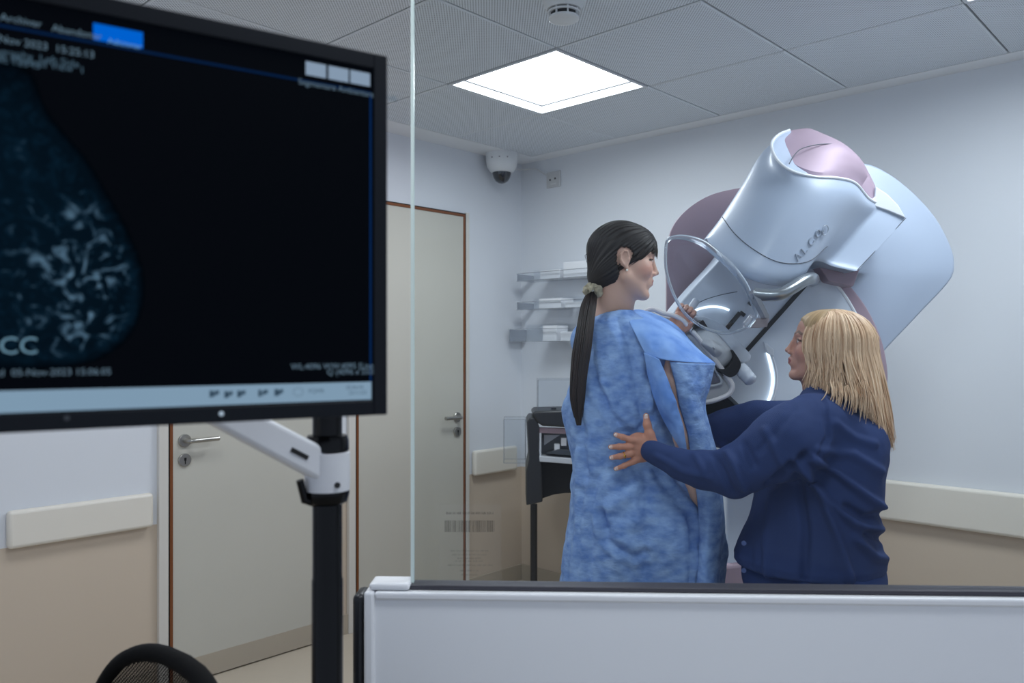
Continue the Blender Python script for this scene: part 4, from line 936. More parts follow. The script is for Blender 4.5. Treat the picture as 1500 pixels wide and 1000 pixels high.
F5b.chain([el, P(1030, 688, 2.075), P(1000, 681, 2.11), wr], [.040, .034, .029, .0245], .01); v5b, f5b = F5b.mesh(); c5b = np.tile(lin((186, 138, 120)), (len(v5b), 1))
# her near (left) hand spread on the patient's back
Hp = lambda x, y, d=0: P(x, y, 2.192+d)
F6 = Field(P(884, 700, 2.2)-[.0, .07, .01], P(975, 592, 2.2)+[.0, .06, .01], .0016)
Mh = np.stack([unit([-1, .15, 0]), unit([.1, 0, 1]), [0, 1, 0]], 1); Mh[:, 2] = np.cross(Mh[:, 0], Mh[:, 1])
F6.ell(Hp(938, 655, -.006), np.array([.040, .040, .015]), Mh, .010)
F6.chain([Hp(966, 664, -.045), Hp(957, 662, -.028), Hp(945, 656, -.010)], [.0205, .022, .022], .010)
fg = [([(936, 646), (923, 643.5), (912, 640), (902, 636.5)], [.0105, .0088, .0078, .0066]),
      ([(934, 655), (919, 654), (907, 654), (894.5, 654.5)], [.0105, .0090, .0080, .0067]),
      ([(934, 664), (920, 665), (908, 668), (895.5, 670)], [.0102, .0087, .0078, .0065]),
      ([(940, 671), (927, 676), (914, 682), (902, 686.5)], [.0095, .0080, .0070, .0060])]
nails = []
for pts, r in fg:
    F6.chain([Hp(pts[0][0], pts[0][1], -.010), Hp(pts[1][0], pts[1][1], -.013), Hp(pts[2][0], pts[2][1], -.012), Hp(pts[3][0], pts[3][1], .004)], r, .005); nails.append((Hp(pts[3][0]-.5, pts[3][1], -.002), unit(Hp(*pts[3])-Hp(*pts[2]))))
tp = [(955, 650), (952, 637), (948, 622), (946.5, 609)]
F6.chain([Hp(*tp[0], -.018), Hp(*tp[1], -.016), Hp(*tp[2], -.013), Hp(*tp[3], -.006)], [.017, .0125, .0100, .0080], .008); nails.append((Hp(946, 608, -.013), unit(Hp(*tp[3])-Hp(*tp[2]))))
F6.chain([Hp(950, 650, -.014), Hp(937, 645, -.012)], [.012, .011], .012)
for x_, y_ in ((927, 645), (924, 654.5), (925, 664), (931, 674)): F6.ell(Hp(x_, y_, -.020), np.array([.006, .004, .006]), None, .008)
v6, f6 = F6.mesh(); c6 = np.tile(lin((190, 132, 108)), (len(v6), 1))
for p_, d_ in nails:
    dd = np.linalg.norm((v6-p_)-((v6-p_)@d_)[:, None]*d_, axis=1); al = (v6-p_)@d_
    m1 = np.clip((.0062-dd)/.0012, 0, 1)*np.clip((al+.009)/.001, 0, 1)*(v6[:, 1] < p_[1]+.0015); c6 = c6*(1-m1[:, None]*.55)+np.array(lin((236, 214, 208)))*m1[:, None]*.55
    m2 = m1*np.clip((al-.0002)/.001, 0, 1); c6 = c6*(1-m2[:, None])+np.array(lin((240, 240, 238)))*m2[:, None]
v7, f7, c7 = curl_hand(P(1020, 628, 2.47), (-1, .3, .0), (0, 0, 1), (.3, 1, 0), .9, (186, 138, 120))
vb, fb = merge((v, f), (v5, f5), (v5b, f5b), (v6, f6), (v7, f7)); cb = np.vstack([ch, c5, c5b, c6, c7])
nbody = link('body', vb, fb, SKINN, nur, smooth=180, attrs={'col': ('FLOAT_COLOR', cb)})
gold = mat('gold', (230, 176, 80), .22, metal=.9); rc = Hp(914.5, 666.6, -.0125); rd = unit(Hp(908, 668)-Hp(920, 665)); e1 = unit(np.cross(rd, [0, 1, 0])); e2 = np.cross(rd, e1)
rg = MB().tube([rc+(e1*math.cos(a)+e2*math.sin(a))*.0088 for a in np.linspace(0, 2*math.pi, 28, endpoint=False)], .0016, 6, closed=True)
rg.lathe(rc+np.array([0, -.009, 0]), [(.003, -.001), (.0036, .001), (.001, .003)], (0, -1, 0), 10); rg.build('ring', gold, nur)
# jacket
NAVY = mat('navy_cloth', (38, 56, 100), .82, noise=.10, nscale=5, spec=.25)
F7 = Field([P(930, 760, 2.2)[0]-.01, 1.82, .72], [P(1330, 800, 2.15)[0], 2.66, 1.33], .0052)
F7.ell(P(1212, 672, YN), np.array([.128, .185, .180]), None, .05); F7.ell(P(1194, 745, YN), np.array([.154, .19, .17]), None, .05)
F7.ell(P(1182, 830, YN), np.array([.186, .20, .18]), None, .05); F7.cone(P(1186, 840, YN), P(1188, 900, YN), .168, .174, .05)
F7.cone(P(1218, 602, 2.16), P(1214, 645, 2.16), .070, .10, .04)
F7.ell(P(1254, 645, YN+.01), np.array([.05, .14, .09]), None, .05)
F7.cone(P(1198, 585, 2.11), P(1236, 590, 2.15), .042, .046, .03); F7.chain([shn+[0, .01, -.005], P(1155, 648, 2.01), el], [.078, .084, .063], .035)
F7.chain([el, P(1030, 688, 2.075), P(1000, 681, 2.11), wr+[-.004, 0, 0]], [.060, .046, .0385, .032], .02)
F7.chain([shf, P(1110, 622, 2.38), P(1072, 628, 2.42), P(1030, 628, 2.46)], [.078, .064, .057, .044], .035)
def jf(pts, w, amp, d=1.85, k=.012):     # raised cloth folds
    q = [P(a, b, d) for a, b in pts]
    return q
F7.cut(lambda g: g[..., 2]-P(0, 857, 1.96)[2]+.0, .004)
v, f = F7.mesh(); v = smooth_mesh(v, f, 5); n = vnormals(v, f)
xx = v[:, 0]/v[:, 1]*F+750; zz = HY-(v[:, 2]-H)/v[:, 1]*F; front = np.clip(-n[:, 1]*1.6-.15, 0, 1)
dsp = np.zeros(len(v))
def nf_(pts, w, amp):
    global dsp
    d = seg_dist2d(xx, zz, pts); dsp = dsp + front*amp*1.5*(np.exp(-(d/w)**2) - .6*np.exp(-((d-1.9*w)/(w*.9))**2))
for pts, w, a in (([(1190, 560), (1208, 590), (1214, 640), (1200, 665)], 3.2, -.004), ([(1180, 668), (1150, 690), (1128, 712)], 6, -.013), ([(1165, 675), (1200, 720), (1225, 780), (1245, 850)], 6, .010),
                  ([(1190, 672), (1225, 690), (1262, 720), (1290, 742)], 6, .010), ([(1182, 690), (1210, 730), (1250, 765), (1292, 775)], 6, .009), ([(1200, 660), (1250, 665), (1290, 690)], 6, .005), ([(1130, 720), (1122, 780), (1125, 860)], 7, .010), ([(1100, 730), (1096, 800), (1098, 860)], 6, -.008),
                  ([(1168, 700), (1180, 780), (1178, 850)], 7, -.008), ([(1255, 790), (1280, 815), (1296, 818)], 6, .009), ([(1240, 742), (1270, 760), (1296, 752)], 5, -.009), ([(1270, 780), (1295, 790)], 4, -.008), ([(1060, 655), (1075, 680), (1090, 715)], 5, .008), ([(1045, 665), (1058, 690), (1072, 722)], 4.5, -.006), ([(1120, 630), (1140, 665), (1150, 690)], 7, .006),
                  ([(1090, 650), (1105, 680)], 5, -.006), ([(960, 668), (1000, 690), (1040, 700)], 4, .003), ([(1015, 660), (1030, 690)], 4, .004), ([(1160, 600), (1130, 640), (1110, 660)], 6, -.004), ([(1225, 620), (1250, 640), (1280, 650)], 6, .004)): nf_(pts, w, a)
dsp += .003*vnoise(v*np.array([22, 22, 12]), 51) + .0015*vnoise(v*48, 52)
# hem band and cuff ring, button line
dsp += .003*np.exp(-((v[:, 2]-(P(0, 842, 1.96)[2]))/.004)**2) 
link('jacket', smooth_mesh(v+n*dsp[:, None], f, 2), f, NAVY, nur, smooth=180)
cd = unit(P(1000, 681, 2.065)-wr); c1 = wr+[-.004, 0, 0]; e1 = unit(np.cross(cd, [0, 0, 1])); e2 = np.cross(cd, e1)
0 and MB().tube([c1-cd*.026+(e1*math.cos(a)+e2*math.sin(a))*.0275 for a in np.linspace(0, 2*math.pi, 28, endpoint=False)], .0030, 6, closed=True)

for yy in (795, 835): MB().lathe(P(1090, yy, 1.985), [(.006, 0), (.006, .003)], (-.6, -.8, 0), 14).build('button', mat('button_navy', (60, 80, 130), .3), nur)
# trousers and shoes
F8 = Field([P(1192, 860, YN)[0]-.24, YN-.24, .04], [P(1192, 860, YN)[0]+.24, YN+.24, .86], .01); hx = P(1190, 860, YN)[0]
for q in (-1, 1): F8.chain([[hx, YN+q*.085, .74], [hx-.03, YN+q*.09, .42], [hx, YN+q*.09, .24], [hx+.02, YN+q*.09, .08]], [.125, .082, .072, .062], .03)
F8.ell([hx, YN, .77], np.array([.182, .186, .14]), None, .04); F8.cut(lambda g: np.minimum(g[..., 2]-.055, .812-g[..., 2]), .004)
link('trousers', *F8.mesh(), mat('trouser_navy', (34, 54, 100), .8, spec=.25), nur, smooth=180)
for par, hx_, y_, dx, dy in ((nur, hx+.02, YN, -.10, .01), (pat, P(935, 800, YP)[0], YP+.03, .05, .09)):
    for q in (-1, 1):
        F9 = Field([hx_-.25, y_-.25, .0], [hx_+.25, y_+.25, .12], .007)
        bx_ = (hx_, y_+q*.09) if par is nur else (hx_+q*.075, y_)
        F9.chain([[bx_[0], bx_[1], .042], [bx_[0]+dx, bx_[1]+dy, .034]], [.044, .034], .02); F9.cut(lambda g: g[..., 2]-.002, .002)
        vv, ff = F9.mesh(); link('shoe', vv, ff, mat('shoe_white', (214, 214, 214), .5), par, smooth=180)
# blonde hair
BL = hair_mat('hair_blonde', (164, 122, 88), (252, 222, 188), .42, (.9, .6, 1), spec=.35)
F10 = Field(hn-[.19, .19, .20], hn+[.19, .19, .16], .0035); En = lambda p, r: F10.ell(Ln(*p), np.array(r)*sn_, Mn, .02)
En((-.012, 0, .038), (.100, .080, .084)); En((.028, 0, .055), (.056, .060, .046)); En((-.035, 0, -.04), (.070, .078, .09))
npoly = [(.2, .075), (.082, .072), (.068, .045), (.052, .02), (.045, -.03), (.040, -.2), (.2, -.2)]
F10.cut(lambda g: poly_sd(((g-hn)@Mn)[..., 0]/sn_, ((g-hn)@Mn)[..., 2]/sn_, npoly)*sn_, .006)
v, f = F10.mesh(); v = smooth_mesh(v, f, 2); q = (v-hn)@Mn
az_ = np.arctan2(q[:, 1], q[:, 0]); hb = link('hair', v, f, hair_mat('hair_blonde_base', (140, 112, 78), (190, 160, 118), .5, (16, .6, 1)), nur, smooth=180, attrs={'flow': ('FLOAT_VECTOR', np.stack([az_, q[:, 2]*10, 0*az_], 1))})
paths = []; rs = []
fdir = np.array([-.955, .30, 0]); ldir = np.cross([0, 0, 1.], fdir)      # her forward and left
part = Ln(.02, 0, .122)
for i in range(1500):
    phi = rng.uniform(math.radians(38), math.radians(322)); lay = rng.uniform(0, 1)
    pd = math.degrees(phi)
    # root along the parting: front strands start nearer the forehead
    aa = .056-.085*min(abs(phi), abs(2*math.pi-phi))/math.pi + rng.normal()*.008; rt = np.array([hn[0]+.026, hn[1], hn[2]+.006])+fdir*aa+ldir*((.007 if phi < math.pi else -.007)+rng.normal()*.004)+np.array([0, 0, .093*math.sqrt(1-(aa/.11)**2)+.002*rng.random()])
    hd = fdir*math.cos(phi)+ldir*math.sin(phi)
    Rx, Ry = .108, .090
    rad = 1/math.sqrt((math.cos(phi)/Rx)**2+(math.sin(phi)/Ry)**2); rad *= .90+.13*lay
    cz = hn[2]+.006; pts = [rt]
    for e in (62, 40, 15, -8):
        er = math.radians(e); pts.append(np.array([hn[0]+.026, hn[1], cz])+hd*rad*math.cos(er)+np.array([0, 0, .0945*math.sin(er)*(.96+.06*lay)]))
    endpy = np.interp(pd, [38, 60, 95, 120, 145, 180, 230, 322], [566, 570, 578, 604, 642, 656, 640, 566])+rng.normal()*4*(.5+lay)
    if rng.random() < .06: endpy -= rng.uniform(8, 30)
    ez = P(0, endpy, YN-.06)[2]; last = pts[-1]
    nfall = 5; out = np.interp(pd, [38, 75, 110, 150, 190, 322], [.0, .006, .024, .030, .014, 0.0])
    fl_ = np.interp(pd, [38, 90, 322], [.010, 0, 0])
    for k in range(1, nfall+1):
        t = k/nfall; sway = .004*math.sin(i*1.3+t*4)
        pts.append(np.array([last[0], last[1], 0])+hd*(out*t-.012*math.sin(t*math.pi)*(pd < 100))+np.array([sway+.012*t*(pd > 100), -.012*t*(80 < pd < 170), last[2]*(1-t)+ez*t])+ldir*.0+fdir*0)
    paths.append(pts); rs.append(rng.uniform(.0012, .0032))
strands('hair_strands', paths, BL, hb, rs, 18, 4, .18)
paths = []
for i in range(46):      # loose wisps over the shoulder
    t = rng.random(); a = P(1212+60*t, 556+10*rng.random(), YN-.125-.01*rng.random()); b = P(1206+74*t+rng.normal()*4, 590+26*t+rng.normal()*5, YN-.148); paths.append([a, (a+b)/2+[.003, -.008, 0], b])
strands('hair_strands', paths, BL, hb, .0014, 10, 4, .3)
# ------------------------------------------------------------------ control side: lead glass shield, monitor, pole, chair
pr_ = unit([1, -.037, 0]); pn = unit([-.037, -1, 0]); p0 = np.array([(530-750)/F*1.5, 1.5, 0])
def N_(a, z, o=0): return p0 + pr_*a + pn*o + ZZ*z
def nbox(mb, a0, a1, z0, z1, o0, o1): return mb.box(N_((a0+a1)/2, (z0+z1)/2, (o0+o1)/2), (a1-a0, o1-o0, z1-z0), pr_, None)
scr = root('radiation_shield', N_(1.2, 0, -.03), 'white framed radiation shield panel with tall glass pane in the foreground', 'shield')
PANEL = mat('panel_blue_white', (238, 240, 243), .45)
nbox(MB(), .016, 2.4, .06, .907, -.055, -.004).build('front_panel', PANEL, scr, bevel=.003)
fw = mat('frame_white', (232, 233, 235), .35)
nbox(MB(), .004, .024, .05, .922, -.06, .004).build('frame_post', fw, scr, bevel=.006)
nbox(MB(), .024, 2.41, .907, .922, -.06, .004).build('frame_rail', fw, scr, bevel=.005)
nbox(MB(), .012, .088, .9225, .936, -.058, -.004).build('frame_cap', fw, scr, bevel=.006)
v = []
nbox(MB(), -.022, .004, .05, .912, -.075, -.012).build('black_edge', BLKP, scr, bevel=.012)
nbox(MB(), .088, 2.40, .9225, .931, -.050, -.012).build('glass_seal', mat('seal_grey', (58, 56, 64), .5), scr, bevel=.002)
nbox(MB(), .10, 2.38, .0, .06, -.05, -.01).build('plinth', BLKP, scr, bevel=.004)
GL = glass_mat('lead_glass', (250, 252, 252), -.02, .0)
nbox(MB(), .0925, 2.38, .931, 2.30, -.038, -.026).build('glass_pane', GL, scr, smooth=0)
nbox(MB(), .0868, .0923, .931, 2.30, -.038, -.026).build('glass_edge', mat('glass_edge_green', (222, 236, 230), .35), scr, smooth=0)
# printed label on the pane
LBL = bpy.data.materials.new('clear_label'); LBL.use_nodes = True; nt = LBL.node_tree; b = nt.nodes['Principled BSDF']; b.inputs['Base Color'].default_value = lin((214, 210, 204)); b.inputs['Alpha'].default_value = .05; b.inputs['Roughness'].default_value = .6
INK = bpy.data.materials.new('label_ink'); INK.use_nodes = True; b = INK.node_tree.nodes['Principled BSDF']; b.inputs['Base Color'].default_value = lin((48, 44, 40)); b.inputs['Alpha'].default_value = .45
INK2 = bpy.data.materials.new('label_ink_faint'); INK2.use_nodes = True; b = INK2.node_tree.nodes['Principled BSDF']; b.inputs['Base Color'].default_value = lin((70, 66, 62)); b.inputs['Alpha'].default_value = .22
def gpx(px, py, o=-.0255):      # point on the pane
    k = (px-750)/F; a = (k*p0[1]-p0[0]+0)/(pr_[0]-k*pr_[1]); q = p0+pr_*a+pn*o; q[2] = H+(HY-py)/F*q[1]; return q
def gq(mb, x0, y0, x1, y1, o): mb.add([gpx(x0, y1, o), gpx(x1, y1, o), gpx(x1, y0, o), gpx(x0, y0, o)], [(0, 1, 2, 3)])
m = MB(); gq(m, 640, 738, 733, 856, -.0253); lab = m.build('label', LBL, scr, smooth=0)
m = MB(); x = 649.
while x < 724:
    w = rng.choice([.7, 1.0, 1.6, 2.6]); gq(m, x, 762, min(x+w, 725), 779, -.0250); x += w+rng.choice([.5, .8, 1.3])
m.build('barcode', INK, lab, smooth=0)
m = MB(); m2 = MB()
def words(mb, x0, x1, y, h):
    x = x0
    while x < x1:
        w = rng.uniform(2.5, 9); e = min(x+w, x1); xx = x
        while xx < e: gq(mb, xx, y+rng.uniform(0, h*.35), min(xx+rng.uniform(.5, 1.0), e), y+h, -.0250); xx += 1.25
        x = e+1.6
words(m, 651, 722, 749, 4); m.build('print_line', INK, lab, smooth=0)
for x0, x1, y in ((658, 714, 805), (660, 712, 810.5), (668, 704, 816), (664, 708, 820), (654, 722, 826), (672, 700, 834), (674, 698, 840)): words(m2, x0, x1, y, 2.6)
m2.build('print_line', INK2, lab, smooth=0)

# monitor
D0 = .85; A_ = math.atan((2585-750)/F); md = np.array([math.sin(A_), math.cos(A_), 0]); e1 = -md; mn = np.array([md[1], -md[0], 0])
M0 = np.array([(567.5-750)/F*D0, D0, 0])
def Mm(s_, z, o=0): return M0+e1*s_+mn*o+ZZ*z
def Mpx(px, py, o=.0):
    k = (px-750)/F; s_ = (M0[0]-k*M0[1])/(md[0]-k*md[1]); q = M0+e1*s_; z = H+(HY-py)/F*q[1]; return Mm(s_, z, o)
zt, zb = H+(HY-82)/F*D0, H+(HY-607)/F*D0; Wd = .580
mon = root('monitor', Mm(Wd/2, 1.20, -.03), 'large black monitor showing a blue mammogram in the left foreground', 'monitor')
def mbx(mb, s0, s1, z0, z1, o0, o1): return mb.box(Mm((s0+s1)/2, (z0+z1)/2, (o0+o1)/2), (s1-s0, o1-o0, z1-z0), e1, mn)
BEZ = mat('bezel_black', (14, 19, 26), .5, spec=.2)
bz = .0150
m = MB(); mbx(m, 0, bz, zb, zt, -.022, .0); mbx(m, Wd-bz, Wd, zb, zt, -.022, 0); mbx(m, bz, Wd-bz, zt-bz*1.05, zt, -.022, 0); mbx(m, bz, Wd-bz, zb, zb+bz, -.022, 0)
m.build('bezel', BEZ, mon, smooth=0, bevel=.0012)
mbx(MB(), .004, Wd-.004, zb+.004, zt-.004, -.030, -.010).build('back_shell', BEZ, mon, bevel=.006)
mbx(MB(), .18, .40, 1.40, 1.60, -.055, -.028).build('back_bulge', BEZ, mon, bevel=.012)
SCRM = mat('screen_black', (1, 1, 2), .5, emit=(2, 4, 8), es=1.0, spec=.03)
screen = mbx(MB(), bz, Wd-bz, zb+bz, zt-bz, -.006, -.003).build('screen', SCRM, mon, smooth=0)
def quad(nm, x0, y0, x1, y1, m_, o=-.0026, y0b=None, y1b=None):
    """rectangle on the screen; y values are read at each end so that edges follow the screen"""
    y0b = y0 if y0b is None else y0b; y1b = y1 if y1b is None else y1b
    return MB().add([Mpx(x0, y1, o), Mpx(x1, y1b, o), Mpx(x1, y0b, o), Mpx(x0, y0, o)], [(0, 1, 2, 3)]).build(nm, m_, screen, smooth=0)
TASK = emis('task_bar', (150, 182, 208), .62); quad('task_bar', -20, 568, 545.5, 559, TASK, -.0026, None, None) if 0 else None
def topy(x, off=0): return 82+.2235*(x-568)+off       # image line parallel to the top edge at the right end
def sline(z): return z
def zquad(nm, xa, xb, z0, z1, m_, o=-.0026):
    a = Mpx(xa, 300); b = Mpx(xb, 300); off = mn*0
    A = [np.array([a[0], a[1], z0]), np.array([b[0], b[1], z0]), np.array([b[0], b[1], z1]), np.array([a[0], a[1], z1])]
    return MB().add([q+mn*o for q in A], [(0, 1, 2, 3)]).build(nm, m_, screen, smooth=0)
zs = lambda px, py: Mpx(px, py)[2]
zquad('task_bar', -60, 545.5, zs(545, 585), zs(545, 559), TASK)
zquad('border_line', 543, 545.5, zs(545, 559), zs(545, 137), emis('navy_line', (10, 44, 92), .8))
zquad('border_line', -60, 545, zs(400, 110.5), zs(400, 107), emis('navy_line2', (8, 34, 70), .8))
zquad('blue_button', 137, 210, zs(210, 70), zs(210, 46), emis('ui_blue', (0, 100, 214), .85))
for a, b in ((449, 479), (482.5, 512), (514.5, 543.5)): zquad('tool_button', a, b, zs(512, 120), zs(512, 100.5), emis('ui_grey', (150, 172, 196), .7))
def stext(s, px, py, size, c, es=.6):
    q = Mpx(px, py, -.0022); return text_part('screen_text', s, q, md, (0, 0, 1), size, emis('ui_text_%d_%d' % (c[0], int(es*100)), c, es) if ('ui_text_%d_%d' % (c[0], int(es*100))) not in MC else MC['ui_text_%d_%d' % (c[0], int(es*100))], screen, .00005)
GR = (112, 140, 160)
stext('Archivar', 0, 28, .0085, GR); stext('Abandonar', 76, 44, .0085, GR); stext('Adicionar', 158, 62, .007, (120, 180, 230))
stext('Sun 05 Nov 2023  15:25:13', -60, 50, .0088, GR); stext('Mammography  Left Side', -60, 69, .0085, (84, 112, 132)); stext('77 Years  Marked View  1', -60, 77, .0085, (84, 112, 132)); stext('Unit 12345', -20, 87, .0085, (84, 112, 132))
stext('Segmentare Ambientare (Scroll)', 438, 122, .0082, (110, 136, 156))
stext('CC', -2, 518, .020, (110, 150, 172), .75); stext('hidroavid  05-Nov-2023 15:06:05', -60, 552, .0082, (110, 136, 156))
stext('WL:4096 WW:4095 [Linear] 1', 427, 541, .0082, (110, 136, 156)); stext('Q (4096 x 3328)', 480, 549, .0082, (110, 136, 156))
IC = emis('icon_dark', (70, 96, 118), .5)
for x_, y_ in ((308, 577), (330, 578), (348, 577), (380, 576), (404, 575)):
    for k in range(3): zquad('task_icon', x_+k*4+rng.uniform(-1, 1), x_+k*4+rng.uniform(3, 6), zs(x_, y_+5-2*k), zs(x_, y_-5+2*(k % 2)), IC, -.0022)
for k in range(14):
    a = k/14*6.28; zquad('task_icon', 438+7*math.cos(a)-.8, 438+7*math.cos(a)+.8, zs(438, 574+6*math.sin(a)+.8), zs(438, 574+6*math.sin(a)-.8), emis('icon_grey', (110, 134, 154), .6) if 'icon_grey' not in MC else MC['icon_grey'], -.0022)
stext('PQMR', 453, 576, .006, (96, 120, 140)); stext('05:06:44', 508, 570, .0055, (96, 120, 140)); stext('23/11/23', 512, 578, .0055, (96, 120, 140))
for x_, c_ in ((98, (60, 64, 68)), (324, (160, 176, 190))):
    q = Mpx(x_, 612 if x_ < 200 else 605.5, .0006); MB().lathe(q, [(.0022, 0), (.0022, .0006)], mn, 14).build('power_light' if x_ > 200 else 'front_button', emis('pilot', (176, 196, 214), .8) if x_ > 200 else mat('button_grey', c_, .4), mon)
# mammogram: breast outline as a fan with density carried by an attribute
bd = cr([(-90, 60), (20, 88), (50, 110), (64, 150), (92, 190), (128, 232), (160, 285), (188, 335), (207, 382), (213, 420), (207, 460), (190, 494), (160, 519), (120, 534), (70, 541), (10, 543), (-90, 540)], 90)
ct = np.array([20., 370.]); v = []; dn_ = []
for t in np.linspace(0, 1, 14):
    for q in bd: p = ct+(q-ct)*t; v.append(Mpx(p[0], p[1], -.0024)); dn_.append([t, 1, 1])
nb_ = len(bd); f = [(i*nb_+k, i*nb_+k+1, (i+1)*nb_+k+1, (i+1)*nb_+k) for i in range(13) for k in range(nb_-1)] + [(i*nb_+nb_-1, i*nb_, (i+1)*nb_, (i+1)*nb_+nb_-1) for i in range(13)]
MM = bpy.data.materials.new('mammogram'); MM.use_nodes = True; nt = MM.node_tree; nt.nodes.clear(); out = nt.nodes.new('ShaderNodeOutputMaterial'); em = nt.nodes.new('ShaderNodeEmission'); nt.links.new(em.outputs[0], out.inputs[0])
tc = nt.nodes.new('ShaderNodeTexCoord'); n1 = nt.nodes.new('ShaderNodeTexNoise'); n1.inputs['Scale'].default_value = 62; n1.inputs['Detail'].default_value = 7; n1.inputs['Distortion'].default_value = 1.6; n1.inputs['Roughness'].default_value = .6
nt.links.new(tc.outputs['Object'], n1.inputs['Vector']); at = nt.nodes.new('ShaderNodeAttribute'); at.attribute_name = 'dens'; sx = nt.nodes.new('ShaderNodeSeparateXYZ'); nt.links.new(at.outputs['Vector'], sx.inputs[0])
pw = nt.nodes.new('ShaderNodeValToRGB'); pw.color_ramp.elements[0].position = .48; pw.color_ramp.elements[1].position = .86; nt.links.new(n1.outputs['Fac'], pw.inputs[0])
mu = nt.nodes.new('ShaderNodeMath'); mu.operation = 'MULTIPLY'; nt.links.new(pw.outputs[0], mu.inputs[0]); nt.links.new(sx.outputs[1], mu.inputs[1])
ad = nt.nodes.new('ShaderNodeMath'); ad.operation = 'ADD'; nt.links.new(mu.outputs[0], ad.inputs[0]); nt.links.new(sx.outputs[0], ad.inputs[1])
cr_ = nt.nodes.new('ShaderNodeValToRGB'); cr_.color_ramp.elements[0].color = lin((2, 5, 9)); cr_.color_ramp.elements[1].color = lin((120, 160, 190)); e_ = cr_.color_ramp.elements.new(.25); e_.color = lin((10, 32, 48))
nt.links.new(ad.outputs[0], cr_.inputs[0]); nt.links.new(cr_.outputs[0], em.inputs[0]); em.inputs[1].default_value = .72
dens = []
for t in np.linspace(0, 1, 14):
    for q in bd:
        p = ct+(q-ct)*t; g_ = math.exp(-((p[0]-130)/90)**2-((p[1]-430)/100)**2) + .25
        base = .12*(1-t**6) + .05*math.exp(-((t-.95)/.06)**2)*(p[1] > 150) + .55*math.exp(-((t-.965)/.03)**2)*math.exp(-((p[1]-450)/45)**2)*(p[0] > 100) + .5*math.exp(-((p[0]-106)/9)**2-((p[1]-310)/11)**2) + .35*math.exp(-((p[0]-92)/20)**2-((p[1]-518)/5)**2)
        if t > .995: base = 0; g_ = .02
        dens.append([base, 1.15*g_*(1 if t < .9 else .4), 0])
link('scan_image', v, f, MM, screen, smooth=0, attrs={'dens': ('FLOAT_VECTOR', dens)})

# pole and monitor arm
YPo = 1.08; X0 = (479.5-750)/F*YPo; zp = lambda py: H+(HY-py)/F*YPo
pole = root('monitor_pole', (X0, YPo, 0), 'glossy black upright pole with white swing arm holding the monitor', 'monitor arm')
POLE = mat('pole_black', (4, 4, 5), .22, spec=.22); ARMW = mat('arm_white', (214, 215, 218), .35)
MB().lathe((X0, YPo, 0), [(.0205, .03), (.0205, zp(848)), (.0195, zp(846)), (.0195, zp(560))], n=32).build('pole', POLE, pole)
MB().lathe((X0, YPo, 0), [(.10, 0), (.10, .018), (.09, .026), (.025, .03)], n=40).build('base', POLE, pole)
MB().lathe((X0, YPo, 0), [(.024, zp(661)), (.0282, zp(659)), (.0282, zp(645)), (.026, zp(637)), (.021, zp(636))], n=32).build('collar', POLE, pole)
MB().lathe((X0, YPo, 0), [(.022, zp(737)), (.026, zp(734)), (.029, zp(722)), (.0285, zp(716)), (.024, zp(715))], n=32).build('collar', POLE, pole)
MB().lathe((X0, YPo, 0), [(.026, zp(718)), (.0292, zp(717)), (.0300, zp(700)), (.0296, zp(662)), (.027, zp(661))], n=36).build('arm_hub', ARMW, pole, smooth=60)
q0 = np.array([X0, YPo, zp(686)]); q1 = P(312, 598, .985); d = q1-q0; d /= np.linalg.norm(d); sd_ = unit(np.cross(d, [0, 0, 1])); up = np.cross(sd_, d)
A0 = q0-d*.0; 
def sect(c, w, h): return [c-sd_*w-up*h, c+sd_*w-up*h, c+sd_*w+up*h, c-sd_*w+up*h]
m = MB(); a = sect(q0, .021, .021); b = sect(q1, .019, .018); m.add(a+b, [(3, 2, 1, 0), (4, 5, 6, 7), (0, 1, 5, 4), (1, 2, 6, 5), (2, 3, 7, 6), (3, 0, 4, 7)]); m.build('swing_arm', ARMW, pole, bevel=.006, bseg=4, smooth=50)
sg = 1 if sd_[1] < 0 else -1
cslot = q0+d*.055+sd_*sg*.0206; MB().box(cslot-up*.002, (.026, .002, .006), d, None, up).build('arm_slot', BLK, pole)
MB().lathe((X0+.018, YPo-.0235, zp(706)), [(.004, 0), (.004, .002)], (.6, -.8, 0), 12).build('screw', BLK, pole)
MB().tube([q0+d*.03-up*.026-[0, 0, .004], q0+d*.014-up*.04-[0, 0, .01], q0-[0, 0, .05]], [.005, .006, .007], 10).build('joint_cover', POLE, pole)
vm = Mm(.285, 1.50, -.058); MB().tube(cr([q1-d*.01, q1+[0, 0, .03], vm+[.015, .03, -.06], vm+[.012, .02, 0]], 14), .017, 12).build('mount_arm', ARMW, pole)
MB().box(Mm(.285, 1.50, -.063), (.11, .014, .11), e1, mn).build('mount_plate', POLE, pole, bevel=.003)

# mesh office chair
cd = unit([.745, -.667, 0]); cp = P(158, 936, 1.295); ct0 = np.array([cp[0], cp[1], 0])-cd*.07; ztop = cp[2]; cn = np.array([-cd[1], cd[0], 0])   # away from camera
chair = root('office_chair', ct0+cd*.22+np.array([0, 0, 0]), 'black mesh-back office chair, only its rounded top showing at the lower left', 'chair')
def Cc(a, z, o=0): return ct0+cd*a+cn*o+ZZ*z
def bk_o(a): return -.05*math.sin(math.pi*min(max(a/.46, 0), 1))*-1
W_ = .44; Hh = .50; pts = []
for k in range(72):
    t = 2*math.pi*k/72; c_, s_ = math.cos(t), math.sin(t); e = 2/3.2
    a = W_/2+W_/2*abs(c_)**e*np.sign(c_); zz_ = ztop-.0-Hh/2+Hh/2*abs(s_)**e*np.sign(s_); zz_ -= .025*((a/W_-.35))**2*(s_ > 0)*4*.6
    pts.append(Cc(a, zz_-.012, bk_o(a)))
CH = mat('chair_black', (6, 6, 7), .75, bump=.3, bscale=500, spec=.15)
